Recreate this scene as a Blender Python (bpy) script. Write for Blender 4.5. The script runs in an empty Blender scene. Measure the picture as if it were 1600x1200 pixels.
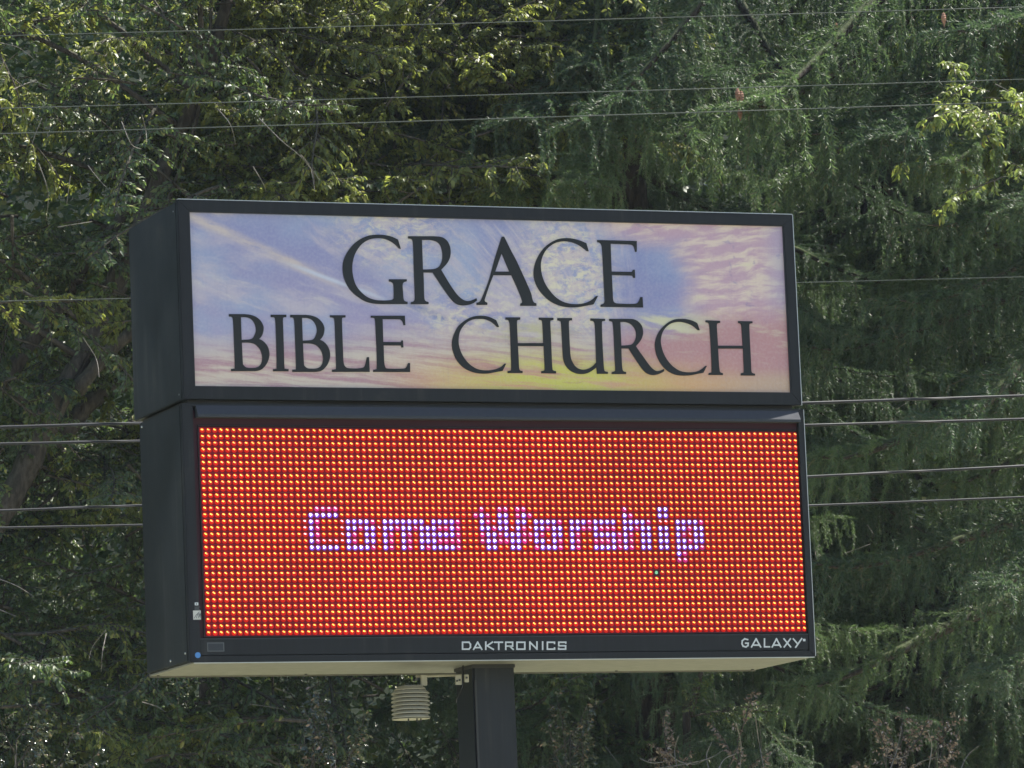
import bpy, bmesh, math, random
import numpy as np
from mathutils import Vector, Matrix

R = random.Random(7)
C = bpy.context.scene.collection
SC = bpy.context.scene
GZ = -3.6                      # ground level (origin = first lamp of the message board)

# ------------------------------------------------------------------ camera
def rod(r):
    a = np.linalg.norm(r); k = r / a
    K = np.array([[0, -k[2], k[1]], [k[2], 0, -k[0]], [-k[1], k[0], 0]])
    return np.eye(3) + math.sin(a) * K + (1 - math.cos(a)) * K @ K
FPX = 7903.7
CAMP = np.array([-4.6761, -14.5771, -1.9765])
MR = np.array([[1, 0, 0], [0, 0, -1], [0, 1, 0]], float) @ rod(np.array([-.1412, -.0154, .3688]))
cd = bpy.data.cameras.new('camera'); cam = bpy.data.objects.new('camera', cd); C.objects.link(cam)
rx, up, bk = MR[0], -MR[1], -MR[2]
cam.matrix_world = Matrix([[rx[0], up[0], bk[0], CAMP[0]], [rx[1], up[1], bk[1], CAMP[1]], [rx[2], up[2], bk[2], CAMP[2]], [0, 0, 0, 1]])
cd.sensor_width = 36; cd.lens = FPX / 1600 * 36; cd.clip_start = .5; cd.clip_end = 600
SC.camera = cam

def at(px, py, Y):
    d = MR.T @ np.array([(px - 800) / FPX, (py - 600) / FPX, 1.0])
    return Vector((CAMP + d * (Y - CAMP[1]) / d[1]).tolist())

# ------------------------------------------------------------------ light
SUN_EL, SUN_AZ = math.radians(55), math.radians(9)     # azimuth measured from +X towards +Y
w = bpy.data.worlds.new('World'); SC.world = w; w.use_nodes = True
wn = w.node_tree.nodes; wl = w.node_tree.links
sky = wn.new('ShaderNodeTexSky'); sky.sky_type = 'NISHITA'; sky.sun_disc = False
sky.sun_elevation = SUN_EL; sky.sun_rotation = math.pi / 2 - SUN_AZ
sky.air_density = 1.0; sky.dust_density = 1.0; sky.ozone_density = 1.0
wn['Background'].inputs[1].default_value = .10
wl.new(sky.outputs[0], wn['Background'].inputs[0])
sd = bpy.data.lights.new('sun', 'SUN'); sd.energy = 5.0; sd.angle = math.radians(.53); sd.color = (1, .95, .86)
sun = bpy.data.objects.new('sun', sd); C.objects.link(sun)
tosun = Vector((math.cos(SUN_EL) * math.cos(SUN_AZ), math.cos(SUN_EL) * math.sin(SUN_AZ), math.sin(SUN_EL)))
sun.rotation_euler = tosun.to_track_quat('Z', 'Y').to_euler(); sun.location = (10, 10, 20)
SC.view_settings.view_transform = 'Standard'; SC.view_settings.look = 'None'
SC.view_settings.gamma = 1; SC.view_settings.use_curve_mapping = False
FILL_HAZE = .00027
SC.view_settings.exposure = 1.48
SC.render.engine = 'CYCLES'
SC.cycles.max_bounces = 8; SC.cycles.diffuse_bounces = 3; SC.cycles.transmission_bounces = 6
SC.cycles.sample_clamp_indirect = 6; SC.cycles.use_denoising = True
try: SC.cycles.denoiser = 'OPENIMAGEDENOISE'; SC.cycles.denoising_prefilter = 'ACCURATE'
except Exception: pass

# ------------------------------------------------------------------ node helpers
def lin(c):
    return tuple(((v / 255) / 12.92 if v <= 10 else (((v / 255) + .055) / 1.055) ** 2.4) for v in c)
class Nt:
    def __init__(s, name):
        s.m = bpy.data.materials.new(name); s.m.use_nodes = True
        s.t = s.m.node_tree; s.n = s.t.nodes; s.l = s.t.links
        s.b = s.n['Principled BSDF']; s.out = s.n['Material Output']
    def add(s, ty, **k):
        n = s.n.new(ty)
        for a, v in k.items(): setattr(n, a, v)
        return n
    def put(s, sock, v):
        if isinstance(v, V): s.l.new(v.s, sock)
        elif hasattr(v, 'is_output'): s.l.new(v, sock)
        elif isinstance(v, (tuple, list)):
            sock.default_value = (*v, 1) if len(v) == 3 and sock.type == 'RGBA' else v
        else: sock.default_value = v
    def math(s, op, *a, clamp=False):
        n = s.add('ShaderNodeMath', operation=op, use_clamp=clamp)
        for i, v in enumerate(a): s.put(n.inputs[i], v)
        return V(s, n.outputs[0])
    def vec(s, x, y, z=0.0):
        n = s.add('ShaderNodeCombineXYZ')
        for i, v in enumerate((x, y, z)): s.put(n.inputs[i], v)
        return V(s, n.outputs[0])
    def noise(s, vec, scale=1.0, detail=4.0, rough=.55, dist=0.0, col=False):
        n = s.add('ShaderNodeTexNoise')
        if vec is not None: s.put(n.inputs['Vector'], vec)
        n.inputs['Scale'].default_value = scale; n.inputs['Detail'].default_value = detail
        n.inputs['Roughness'].default_value = rough; n.inputs['Distortion'].default_value = dist
        return V(s, n.outputs['Color' if col else 'Fac'])
    def mix(s, f, a, b):
        n = s.add('ShaderNodeMix', data_type='RGBA')
        s.put(n.inputs[0], f); s.put(n.inputs[6], a); s.put(n.inputs[7], b)
        return V(s, n.outputs[2])
    def ss(s, v, a, b, lo=0.0, hi=1.0):
        n = s.add('ShaderNodeMapRange', interpolation_type='SMOOTHSTEP')
        s.put(n.inputs[0], v)
        for i, x in enumerate((a, b, lo, hi)): n.inputs[i + 1].default_value = x
        return V(s, n.outputs[0])
    def bump(s, h, st=.3, d=.01):
        n = s.add('ShaderNodeBump'); s.put(n.inputs['Height'], h)
        n.inputs['Strength'].default_value = st; n.inputs['Distance'].default_value = d
        s.l.new(n.outputs[0], s.b.inputs['Normal'])
    def set(s, **k):
        for a, v in k.items(): s.put(s.b.inputs[a.replace('_', ' ')], v)
class V:
    def __init__(s, t, so): s.t, s.s = t, so
    def __add__(s, o): return s.t.math('ADD', s, o)
    def __radd__(s, o): return s.t.math('ADD', s, o)
    def __sub__(s, o): return s.t.math('SUBTRACT', s, o)
    def __rsub__(s, o): return s.t.math('SUBTRACT', o, s)
    def __mul__(s, o): return s.t.math('MULTIPLY', s, o)
    def __rmul__(s, o): return s.t.math('MULTIPLY', s, o)

def coord(t, kind='Object'):
    n = t.add('ShaderNodeTexCoord'); return V(t, n.outputs[kind])
def sep(t, v):
    n = t.add('ShaderNodeSeparateXYZ'); t.put(n.inputs[0], v); return [V(t, o) for o in n.outputs]

def m_paint(name, col, rough=.45, var=.12, scale=3.0, metal=0.0, spec=.5, bump=.04, streak=True, dust=0.0):
    t = Nt(name); o = coord(t)
    x, y, z = sep(t, o)
    n = t.noise(t.vec(x * 40.0, y * 40.0, z * (2.0 if streak else 40.0)), scale * .5, 5, .6)
    n2 = t.noise(o, scale, 4)
    f = t.ss(n * .5 + n2 * .5, .3, .7)
    cc = t.mix(f, tuple(c * (1 - var) for c in col), tuple(min(1, c * (1 + var)) for c in col))
    if dust:
        ds = t.noise(t.vec(x * 26.0, y * 26.0, z * 1.3), 1.0, 6, .7); dm = t.noise(o, 5.5, 6, .65)
        cc = t.mix(t.ss(ds, .50, .74) * t.ss(n2, .35, .65) * dust, cc, (.085, .082, .076))
        cc = t.mix(t.ss(dm, .60, .72) * (dust * .6), cc, (.07, .066, .058))
    t.set(Base_Color=cc,
          Roughness=t.ss(n2, .3, .7, rough * .85, rough * 1.15), Metallic=metal, Specular_IOR_Level=spec)
    if bump: t.bump(t.noise(o, 220, 2), bump, .002)
    return t.m
def m_emit(name, col, st):
    t = Nt(name); t.set(Base_Color=tuple(.02 * x for x in col), Roughness=.45, Specular_IOR_Level=.15, Emission_Color=col, Emission_Strength=st)
    ri = V(t, t.add('ShaderNodeNewGeometry').outputs['Random Per Island'])
    big = t.noise(coord(t), 1.6, 2)
    t.put(t.b.inputs['Emission Strength'], (t.ss(ri, 0, 1, .84, 1.12) * t.ss(big, .35, .65, .88, 1.12)) * st)
    t.m.cycles.emission_sampling = 'NONE'
    return t.m

M = {}
M['frame'] = m_paint('black_sign_paint', (.0068, .0078, .0112), .46, .28, spec=.24, dust=.22)
M['side'] = m_paint('black_side_paint', (.0085, .0112, .0140), .5, .30, spec=.26, dust=.32)
M['hood'] = m_paint('grey_hood_paint', (.036, .040, .050), .7, .1, streak=False, spec=.15)
M['dark'] = m_paint('matt_black', (.012, .012, .015), .6, .1, streak=False)
M['face'] = m_paint('board_face', (.030, .007, .014), .5, .1, streak=False, spec=.2)  # red spill from the lamps is put into this base colour
M['letter'] = m_paint('letter_black', (.0080, .0090, .0114), .45, .08, spec=.28, streak=False, bump=0)
M['under'] = m_paint('beige_pan', (.105, .100, .088), .6, .3, 1.2, streak=False)
M['edge'] = m_paint('bare_metal_edge', (.42, .43, .44), .35, .1, metal=.6)
M['post'] = m_paint('post_paint', (.0080, .0098, .0145), .46, .30, spec=.26, dust=.35)
M['white'] = m_paint('white_print', (.44, .46, .50), .5, .04, streak=False, bump=0)
M['sticker'] = m_paint('sticker', (.40, .40, .39), .5, .05, streak=False, bump=0)
M['grey'] = m_paint('grey_plate', (.06, .065, .075), .5, .05, streak=False, bump=0)
M['blue'] = m_paint('blue_sticker', (.04, .15, .40), .4, .05, streak=False, bump=0)
M['cream'] = m_paint('cream_plastic', (.27, .25, .20), .4, .06, streak=False)
M['cable'] = m_paint('cable_rubber', (.013, .014, .018), .6, .2, streak=False, spec=.25)
M['wire'] = m_paint('weathered_wire', (.045, .055, .050), .7, .1, streak=False, spec=.2)
M['green_led'] = m_emit('dim_green_lamp', (.2, .5, .3), .5)

# ------------------------------------------------------------------ objects helpers
def link(name, me, parent=None):
    o = bpy.data.objects.new(name, me); C.objects.link(o)
    if parent is not None: o.parent = parent
    return o
def tag(o, label=None, cat=None, group=None, kind=None):
    if label: o['label'] = label
    if cat: o['category'] = cat
    if group: o['group'] = group
    if kind: o['kind'] = kind
    return o
def thing(name, label, cat, loc=(0, 0, 0), group=None):
    o = link(name, None); o.location = loc
    return tag(o, label, cat, group)
class MB:
    def __init__(s): s.v = []; s.f = []
    def poly(s, v, f):
        n = len(s.v); s.v += [tuple(a) for a in v]; s.f += [tuple(i + n for i in q) for q in f]
    def box(s, x0, x1, y0, y1, z0, z1):
        s.poly([(x0, y0, z0), (x1, y0, z0), (x1, y1, z0), (x0, y1, z0), (x0, y0, z1), (x1, y0, z1), (x1, y1, z1), (x0, y1, z1)],
               [(3, 2, 1, 0), (4, 5, 6, 7), (0, 1, 5, 4), (1, 2, 6, 5), (2, 3, 7, 6), (3, 0, 4, 7)])
    def tube(s, pts, rad, k=6, cap=True):
        pts = [Vector(p) for p in pts]; n0 = len(s.v); m = len(pts)
        ref = Vector((.3, .2, 1)).normalized()
        for i, p in enumerate(pts):
            t = (pts[min(i + 1, m - 1)] - pts[max(i - 1, 0)])
            t = t.normalized() if t.length > 1e-9 else Vector((0, 0, 1))
            r_ = ref if abs(t.dot(ref)) < .93 else Vector((1, .1, 0))
            a = t.cross(r_).normalized(); b = t.cross(a)
            r = rad[i] if hasattr(rad, '__len__') else rad
            for j in range(k):
                an = 2 * math.pi * j / k
                s.v.append(tuple(p + a * (r * math.cos(an)) + b * (r * math.sin(an))))
        for i in range(m - 1):
            for j in range(k):
                j2 = (j + 1) % k
                s.f.append((n0 + i * k + j, n0 + i * k + j2, n0 + (i + 1) * k + j2, n0 + (i + 1) * k + j))
        if cap:
            s.f.append(tuple(n0 + j for j in range(k))[::-1]); s.f.append(tuple(n0 + (m - 1) * k + j for j in range(k)))
    def lathe(s, prof, c, k=20):
        n0 = len(s.v)
        for r, z in prof:
            for j in range(k):
                an = 2 * math.pi * j / k
                s.v.append((c[0] + r * math.cos(an), c[1] + r * math.sin(an), c[2] + z))
        for i in range(len(prof) - 1):
            for j in range(k):
                j2 = (j + 1) % k
                s.f.append((n0 + i * k + j, n0 + i * k + j2, n0 + (i + 1) * k + j2, n0 + (i + 1) * k + j))
        s.f.append(tuple(n0 + j for j in range(k))[::-1]); s.f.append(tuple(n0 + (len(prof) - 1) * k + j for j in range(k)))
    def mesh(s, name, mat=None, smooth=False):
        me = bpy.data.meshes.new(name); me.from_pydata(s.v, [], s.f)
        if mat: me.materials.append(mat)
        if smooth: me.polygons.foreach_set('use_smooth', [True] * len(me.polygons))
        me.update(); return me
    def build(s, name, mat, parent=None, smooth=False, bevel=0, fix=True):
        me = s.mesh(name, mat, smooth)
        if fix or bevel:
            bm = bmesh.new(); bm.from_mesh(me)
            if bevel: bmesh.ops.bevel(bm, geom=[e for e in bm.edges], offset=bevel, segments=2, affect='EDGES', clamp_overlap=True)
            bmesh.ops.recalc_face_normals(bm, faces=bm.faces); bm.to_mesh(me); bm.free()
        return link(name, me, parent)
def ring(mb, x0, x1, z0, z1, wl_, wr_, wb_, wt_, y0, y1):
    """mitred rectangular frame in the XZ plane"""
    O = [(x0, z0), (x1, z0), (x1, z1), (x0, z1)]; I = [(x0 + wl_, z0 + wb_), (x1 - wr_, z0 + wb_), (x1 - wr_, z1 - wt_), (x0 + wl_, z1 - wt_)]
    for i in range(4):
        j = (i + 1) % 4
        a, b, c, d = O[i], O[j], I[j], I[i]
        mb.poly([(p[0], y0, p[1]) for p in (a, b, c, d)] + [(p[0], y1, p[1]) for p in (a, b, c, d)],
                [(0, 1, 2, 3), (7, 6, 5, 4), (0, 4, 5, 1), (1, 5, 6, 2), (2, 6, 7, 3), (3, 7, 4, 0)])

# =================================================================== GROUND AND HILL
def m_ground():
    t = Nt('dry_grass_ground'); o = coord(t)
    n = t.noise(o, .6, 6); n2 = t.noise(o, 9, 6)
    c = t.mix(t.ss(n, .35, .65), (.30, .29, .20), (.22, .26, .10)); c = t.mix(t.ss(n2, .4, .7), c, (.36, .33, .25))
    t.set(Base_Color=c, Roughness=.9); t.bump(n2, .5, .03); return t.m
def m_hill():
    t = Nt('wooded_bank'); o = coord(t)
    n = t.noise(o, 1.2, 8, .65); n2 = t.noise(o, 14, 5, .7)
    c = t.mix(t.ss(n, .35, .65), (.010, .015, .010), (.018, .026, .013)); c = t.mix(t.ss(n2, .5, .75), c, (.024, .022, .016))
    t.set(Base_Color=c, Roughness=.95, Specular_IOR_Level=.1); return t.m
mb = MB(); N = 30
g = [-150 + 300 * i / N for i in range(N + 1)]
for j in range(N + 1):
    for i in range(N + 1): mb.v.append((g[i], g[j], GZ))
for j in range(N):
    for i in range(N): a = j * (N + 1) + i; mb.f.append((a, a + 1, a + N + 2, a + N + 1))
tag(mb.build('ground', m_ground()), kind='structure')
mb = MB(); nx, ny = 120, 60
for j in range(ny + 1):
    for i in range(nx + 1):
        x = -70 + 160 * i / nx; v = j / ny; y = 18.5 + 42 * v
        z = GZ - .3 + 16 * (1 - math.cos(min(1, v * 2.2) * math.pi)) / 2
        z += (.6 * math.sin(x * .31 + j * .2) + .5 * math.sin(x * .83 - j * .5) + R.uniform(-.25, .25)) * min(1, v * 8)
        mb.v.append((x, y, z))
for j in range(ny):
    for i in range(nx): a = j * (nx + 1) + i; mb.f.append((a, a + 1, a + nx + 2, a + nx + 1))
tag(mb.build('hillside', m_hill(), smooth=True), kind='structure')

# =================================================================== THE SIGN
UX0, UX1, UZ0, UZ1, UD = -.058, 2.003, .094, .711, .521
LX0, LX1, LZ0, LZ1, LD = -.0645, 2.0079, -.7103, .0818, .463
PX0, PX1, PZ0, PZ1 = -.020, 1.969, .135, .673
p0, p1 = at(739.5, 1075, .155), at(805, 1075, .155)
PCX0, PCX1, PY0, PY1 = p0.x, p1.x, .155, .155 + .155
sign = thing('church_sign', 'large black church sign with sunset name panel above a glowing red message board', 'sign', ((PCX0 + PCX1) / 2, .23, GZ))
sg = Vector(sign.location)
def place(o):                                                                    # parts are built in world coordinates
    if o.parent is sign: o.matrix_parent_inverse = Matrix.Translation(-sg)
    return o
# post
mb = MB(); mb.box(PCX0, PCX1, PY0, PY1, GZ, LZ0 - .003)
post = place(mb.build('post', M['post'], sign, bevel=.006))
mb = MB(); mb.box(PCX0 - .12, PCX1 + .12, PY0 - .12, PY1 + .12, GZ + .002, GZ + .022)
place(mb.build('base_plate', M['post'], post))
for sx in (-.09, .09):
    for sy in (-.09, .09):
        mb = MB(); cx = (PCX0 + PCX1) / 2 + sx * 1.6; cy = (PY0 + PY1) / 2 + sy * 1.6
        mb.lathe([(.016, .022), (.016, .045), (.008, .045), (.008, .07)], (cx, cy, GZ), 6); place(mb.build('anchor_bolt', M['edge'], post))
mb = MB(); mb.box(PCX0 + .004, PCX0 + .010, PY0 - .004, PY0 - .0005, GZ + .3, LZ0 - .05)
place(mb.build('seam', M['dark'], post))
ps = at(712, 1045, .3)
mb = MB(); mb.box(PCX0 - .003, PCX1 + .001, PY0 - .003, PY1 + .003, LZ0 - .012, LZ0 - .0025)
place(mb.build('mounting_saddle', M['dark'], sign))

# ---- upper cabinet
mb = MB()
mb.box(UX0 + .0002, UX1 - .0005, .0245, UD + .004, UZ0 + .002, UZ1 - .003)
ucab = place(mb.build('upper_cabinet', M['side'], sign, bevel=.003))
mb = MB(); ring(mb, UX0, UX1, UZ0, UZ1, PX0 - UX0 - .001, UX1 - PX1 - .001, PZ0 - UZ0 - .001, UZ1 - PZ1 - .001, 0, .024)
place(mb.build('retainer_frame', M['frame'], ucab, bevel=.0015))
mb = MB(); ring(mb, PX0 - .003, PX1 + .003, PZ0 - .003, PZ1 + .003, .0028, .0028, .0028, .0028, .002, .010)
place(mb.build('inner_lip', M['hood'], ucab))
mb = MB()
mb.box(UX0, UX1, .000, .012, UZ1 + .0004, UZ1 + .0022); place(mb.build('top_edge_trim', M['edge'], ucab))
mb = MB(); mb.box(UX1 + .0004, UX1 + .0022, .000, .012, UZ0, UZ1); place(mb.build('side_edge_trim', M['edge'], ucab))
mb = MB(); mb.box(UX0 + .02, UX1 - .02, .03, UD - .02, LZ1 + .001, UZ0 + .001); place(mb.build('spacer', M['dark'], ucab))
for (px, py) in ((276, 326), (283, 613)):
    a = at(px, py, 0); mb = MB(); mb.lathe([(.004, 0), (.003, .003)], (0, 0, 0), 8)
    s = mb.build('screw', M['edge'], ucab); place(s)
    s.location = (UX0 + .0028, .05, a.z); s.rotation_euler = (0, -math.pi / 2, 0)
for dx in (.45, 1.35):
    a = MB(); a.tube([(dx, .2, UZ1 - .004), (dx, .2, UZ1 + .012), (dx + .006, .2, UZ1 + .012)], .0015, 5); place(a.build('lifting_hook', M['edge'], ucab))

# ---- printed sunset panel
def m_print():
    t = Nt('sunset_print'); o = coord(t); X, Y, Z = sep(t, o)
    x = (X - PX0) * (3.7 / (PX1 - PX0)); y = (Z - PZ0) * (1 / (PZ1 - PZ0))
    def blob(cx, cy, rx_, ry_, a=.35, b=1.0):
        dx = (x - cx) * (1 / rx_); dy = (y - cy) * (1 / ry_)
        return t.ss(t.math('SQRT', dx * dx + dy * dy), a, b, 1, 0)
    wob = t.noise(t.vec(x, y), 2.2, 4)
    wob2 = t.noise(t.vec(x + 9.3, y), 2.2, 4)
    xo, yo = x, y
    c = t.mix(t.ss(y, .15, .95), lin((160, 148, 186)), lin((134, 136, 184)))
    c = t.mix(t.ss(t.noise(t.vec(x, y * 1.6), 1.4, 3), .4, .65), c, lin((146, 158, 196)))
    dx = 2.75 - x; dy = y + .10
    r = t.math('SQRT', dx * dx + dy * dy); an = t.math('ARCTAN2', dy, dx)
    warp = t.noise(t.vec(x, y), 1.8, 3) - .5
    s1 = t.noise(t.vec(an * 9.0 + warp * 1.0, r * 1.0), 1.5, 6, .62)
    s2 = t.noise(t.vec(an * 30.0 + warp * 2.0, r * 1.9 + 4.0), 1.3, 6, .7)
    left = t.ss(x, 2.55, 3.0, 1, 0)
    upl = t.ss(s1, .44, .66) * .9
    c = t.mix(upl * left, c, lin((182, 172, 192)))
    c = t.mix(t.ss(s2, .50, .78) * left * t.ss(s1, .35, .6), c, lin((196, 188, 194)))
    # the long contrail-like streak from the upper left corner
    d1 = t.math('ABSOLUTE', y - (.985 - .44 * x) + warp * .05)
    c = t.mix(t.ss(d1, .0, .055, 1, 0) * t.ss(x, .55, 1.1, 1, 0) * t.ss(s2, .25, .6), c, lin((196, 180, 180)))
    d2 = t.math('ABSOLUTE', y - (.70 - .33 * (x - .62)) + warp * .04)
    c = t.mix(t.ss(d2, .0, .022, 1, 0) * t.ss(x, .5, .75) * t.ss(x, 1.0, 1.3, 1, 0), c, lin((186, 190, 214)))
    d3 = t.math('ABSOLUTE', y - (.47 - .36 * (x - 1.38)) + warp * .05)
    c = t.mix(t.ss(d3, .0, .04, 1, 0) * t.ss(x, 1.2, 1.4) * t.ss(x, 1.9, 2.25, 1, 0), c, lin((112, 120, 168)))
    # mottled cream clouds in the middle
    m = t.noise(t.vec(x + wob * .25, y * 1.3 + wob2 * .2), 8.5, 9, .72)
    m2 = t.noise(t.vec(x * .9 + 3.1, y * 1.6), 15, 7, .75, .5)
    mid = t.math('MAXIMUM', blob(2.30, .62, .45, .62, .3), blob(1.75, .35, .6, .42, .2) * .8)
    mid = t.math('MAXIMUM', mid, blob(1.25, .92, .55, .32, .2) * .7)
    c = t.mix(mid * t.ss(m, .44, .56), c, lin((196, 180, 186)))
    c = t.mix(mid * t.ss(m2, .46, .62), c, lin((212, 202, 182)))
    c = t.mix(mid * t.ss(m2, .30, .42, 1, 0) * .6, c, lin((128, 118, 160)))
    # blue window
    bl = blob(2.84 , .66, .34, .42, .15) * t.ss(m, .30, .55, 1.0, .55)
    c = t.mix(bl * .9, c, lin((116, 126, 180)))
    # right-hand rippled pink and cream clouds
    rp = t.noise(t.vec(x * 2.2 + y * .9 + wob * .3, y * 10.0 - x * 1.6 + wob2 * 1.1), 1.7, 7, .62, .3)
    rmask = t.math('MAXIMUM', t.ss(x + y * .25 + warp * .35, 3.12, 3.38), blob(2.95, 1.02, .60, .22, .3))
    c = t.mix(rmask, c, lin((184, 150, 172)))
    c = t.mix(rmask * t.ss(rp, .42, .62), c, lin((212, 190, 182)))
    c = t.mix(rmask * t.ss(rp, .56, .72) * blob(3.33, .62, .34, .36, .2), c, lin((214, 208, 172)))
    c = t.mix(rmask * t.ss(m, .34, .44, 1, 0) * .7, c, lin((146, 130, 168)))
    c = t.mix(t.ss(x, 3.52, 3.72) * t.ss(y, .35, .55) * .5, c, lin((150, 152, 190)))
    # rose lower right
    lr = t.ss(x + warp * .4, 2.35, 2.75) * t.ss(y + warp * .25 - (x - 3.0) * .12, .30, .52, 1, 0)
    c = t.mix(lr, c, lin((178, 130, 138)))
    st = t.noise(t.vec(x * 2.0 + wob * .3, y * 11.0 + x * .9 + wob2 * .8), 1.5, 7, .65, .2)
    c = t.mix(lr * t.ss(st, .52, .68) * t.ss(y, .08, .42), c, lin((196, 176, 160)))
    c = t.mix(t.ss(x, 2.6, 3.1) * t.ss(y + warp * .06, .05, .16, 1, 0), c, lin((186, 156, 138)))
    c = t.mix(blob(2.95, .40, .40, .12, .2) * t.ss(st, .40, .58), c, lin((200, 194, 168)))
    # streaked bottom band
    st2 = t.noise(t.vec(x * 1.5 + 5.0, y * 20.0 + x * 1.6 + wob * 1.2), 1.1, 7, .66, .2)
    bm_ = t.ss(y + warp * .14 - x * .06, .08, .34, 1, 0) * t.ss(x, 2.3, 2.7, 1, 0)
    c = t.mix(bm_, c, t.mix(t.ss(st2, .38, .60), lin((172, 132, 146)), lin((200, 184, 174))))
    gm = blob(2.22, .07, 1.0, .24, .1)
    c = t.mix(t.ss(y + warp * .1, .0, .26, 1, 0) * t.ss(x, .9, 1.7) * t.ss(x, 3.0, 3.6, 1, 0) * .75, c, lin((212, 160, 100)))
    c = t.mix(gm * t.ss(st2, .36, .56), c, lin((196, 190, 84)))
    c = t.mix(gm * t.ss(st, .54, .70), c, lin((168, 116, 110)))
    c = t.mix(blob(2.05, .33, .42, .10, .2) * t.ss(st, .42, .62) * .8, c, lin((188, 184, 140)))
    fine = t.noise(t.vec(x, y), 60, 3)
    c = t.mix(t.ss(fine, .35, .75) * .10, c, lin((225, 220, 225)))
    vs = t.noise(t.vec(x * 60.0, y * 2.5), 1.0, 3)
    c = t.mix(t.ss(vs, .5, .8) * .10, c, lin((100, 105, 140)))
    hs = t.add('ShaderNodeHueSaturation'); hs.inputs['Saturation'].default_value = .95; hs.inputs['Value'].default_value = .70
    t.put(hs.inputs['Color'], c)
    t.set(Base_Color=V(t, hs.outputs[0]), Roughness=.35, Specular_IOR_Level=.35)
    t.put(t.b.inputs['Emission Color'], V(t, hs.outputs[0])); t.b.inputs['Emission Strength'].default_value = EMIT_PANEL
    t.m.cycles.emission_sampling = 'NONE'
    return t.m
EMIT_PANEL = .05
mb = MB(); mb.box(PX0 - .001, PX1 + .001, .011, .016, PZ0 - .001, PZ1 + .001)
panel = place(mb.build('name_panel', m_print(), ucab))
# ---- serif lettering, cut letters 3 mm proud of the panel
def cr(P, n=6):
    """corner-aware Catmull-Rom: points (x, y) are smooth, (x, y, 0) are corners"""
    out = []; m = len(P)
    for i in range(m):
        a, b, c, d = P[i - 1], P[i], P[(i + 1) % m], P[(i + 2) % m]
        A = np.array(a[:2], float); Bp = np.array(b[:2], float); Cp = np.array(c[:2], float); D = np.array(d[:2], float)
        if len(b) == 3: A = Bp + (Bp - Cp)
        if len(c) == 3: D = Cp + (Cp - Bp)
        if len(b) == 3 and len(c) == 3: out.append(tuple(Bp)); continue
        for k in range(n):
            u = k / n
            out.append(tuple(.5 * ((2 * Bp) + (-A + Cp) * u + (2 * A - 5 * Bp + 4 * Cp - D) * u * u + (-A + 3 * Bp - 3 * Cp + D) * u ** 3)))
    return out
def glyph(name, contours, ox, oy, s, parent, y0=.0075, y1=.0108, dx=0, dy=0, sx=1):
    cv = bpy.data.curves.new(name, 'CURVE'); cv.dimensions = '2D'; cv.fill_mode = 'BOTH'; cv.extrude = (y1 - y0) / 2
    for ct in contours:
        pts = cr(ct); sp = cv.splines.new('POLY'); sp.points.add(len(pts) - 1); sp.use_cyclic_u = True
        x00 = ct[0][0] if sx == 1 else min(q[0] for q in contours[0])
        for p_, q in zip(sp.points, pts):
            xx = q[0] if sx == 1 else x00 + (q[0] - x00) * sx
            wv = at(ox + (xx + dx) / s, oy + (q[1] + dy) / s, .0075)
            p_.co = (wv.x, wv.z, 0, 1)
    tmp = bpy.data.objects.new('tmp', cv); C.objects.link(tmp)
    bpy.context.view_layer.update()
    me = bpy.data.meshes.new_from_object(tmp); bpy.data.objects.remove(tmp)
    me.transform(Matrix(((1, 0, 0, 0), (0, 0, -1, (y0 + y1) / 2), (0, 1, 0, 0), (0, 0, 0, 1))))
    me.materials.clear(); me.materials.append(M['letter'])
    o = link(name, me, parent); return place(o)
K = 0
G_ = [[(655, 238, K), (628, 150, K), (570, 122), (500, 106), (420, 102), (340, 113), (260, 148), (190, 205), (135, 280), (105, 350), (96, 420), (105, 500), (135, 580), (185, 650), (250, 705), (320, 745), (400, 765), (480, 769, K), (720, 769, K), (720, 748, K), (698, 742), (682, 722), (676, 650), (672, 590), (682, 562), (712, 551, K), (712, 531, K), (541, 531, K), (541, 551, K), (570, 560), (584, 582), (588, 650), (587, 715, K), (560, 730), (480, 735), (400, 727), (330, 700), (270, 650), (225, 590), (200, 520), (188, 440), (192, 370), (210, 300), (245, 235), (290, 185), (350, 150), (420, 136), (490, 140), (550, 162), (600, 195), (640, 236, K)]]
R_ = [[(726, 117, K), (970, 117, K), (1040, 124), (1090, 150), (1122, 200), (1134, 260), (1128, 320), (1105, 370), (1070, 412), (1043, 440, K), (1090, 520), (1140, 600), (1190, 670), (1235, 715), (1280, 738), (1320, 738), (1355, 725), (1382, 712, K), (1388, 735, K), (1350, 762), (1300, 778), (1240, 782), (1190, 768), (1150, 735), (1110, 685), (1060, 615), (1010, 540), (962, 466, K), (872, 466, K), (876, 560), (880, 700), (892, 738), (922, 750, K), (922, 770, K), (752, 770, K), (752, 750, K), (778, 742), (790, 712), (787, 600), (780, 400), (776, 250), (770, 165), (755, 143), (726, 138, K)],
      [(858, 153, K), (940, 153), (1000, 170), (1035, 205), (1052, 260), (1056, 320), (1045, 370), (1020, 410), (980, 430), (920, 436), (868, 437, K)]]
A_ = [[(148, 124, K), (158, 120, K), (172, 122, K), (235, 250), (300, 375), (420, 640), (440, 712), (455, 750), (482, 764, K), (482, 786, K), (328, 786, K), (328, 764, K), (345, 752), (338, 715), (300, 620), (243, 492, K), (68, 492, K), (30, 590), (-7, 700), (-15, 740), (10, 757, K), (10, 777, K), (-93, 777, K), (-93, 757, K), (-64, 745), (-42, 710), (23, 545), (80, 340)],
      [(148, 280, K), (222, 457, K), (86, 457, K)]]
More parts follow.
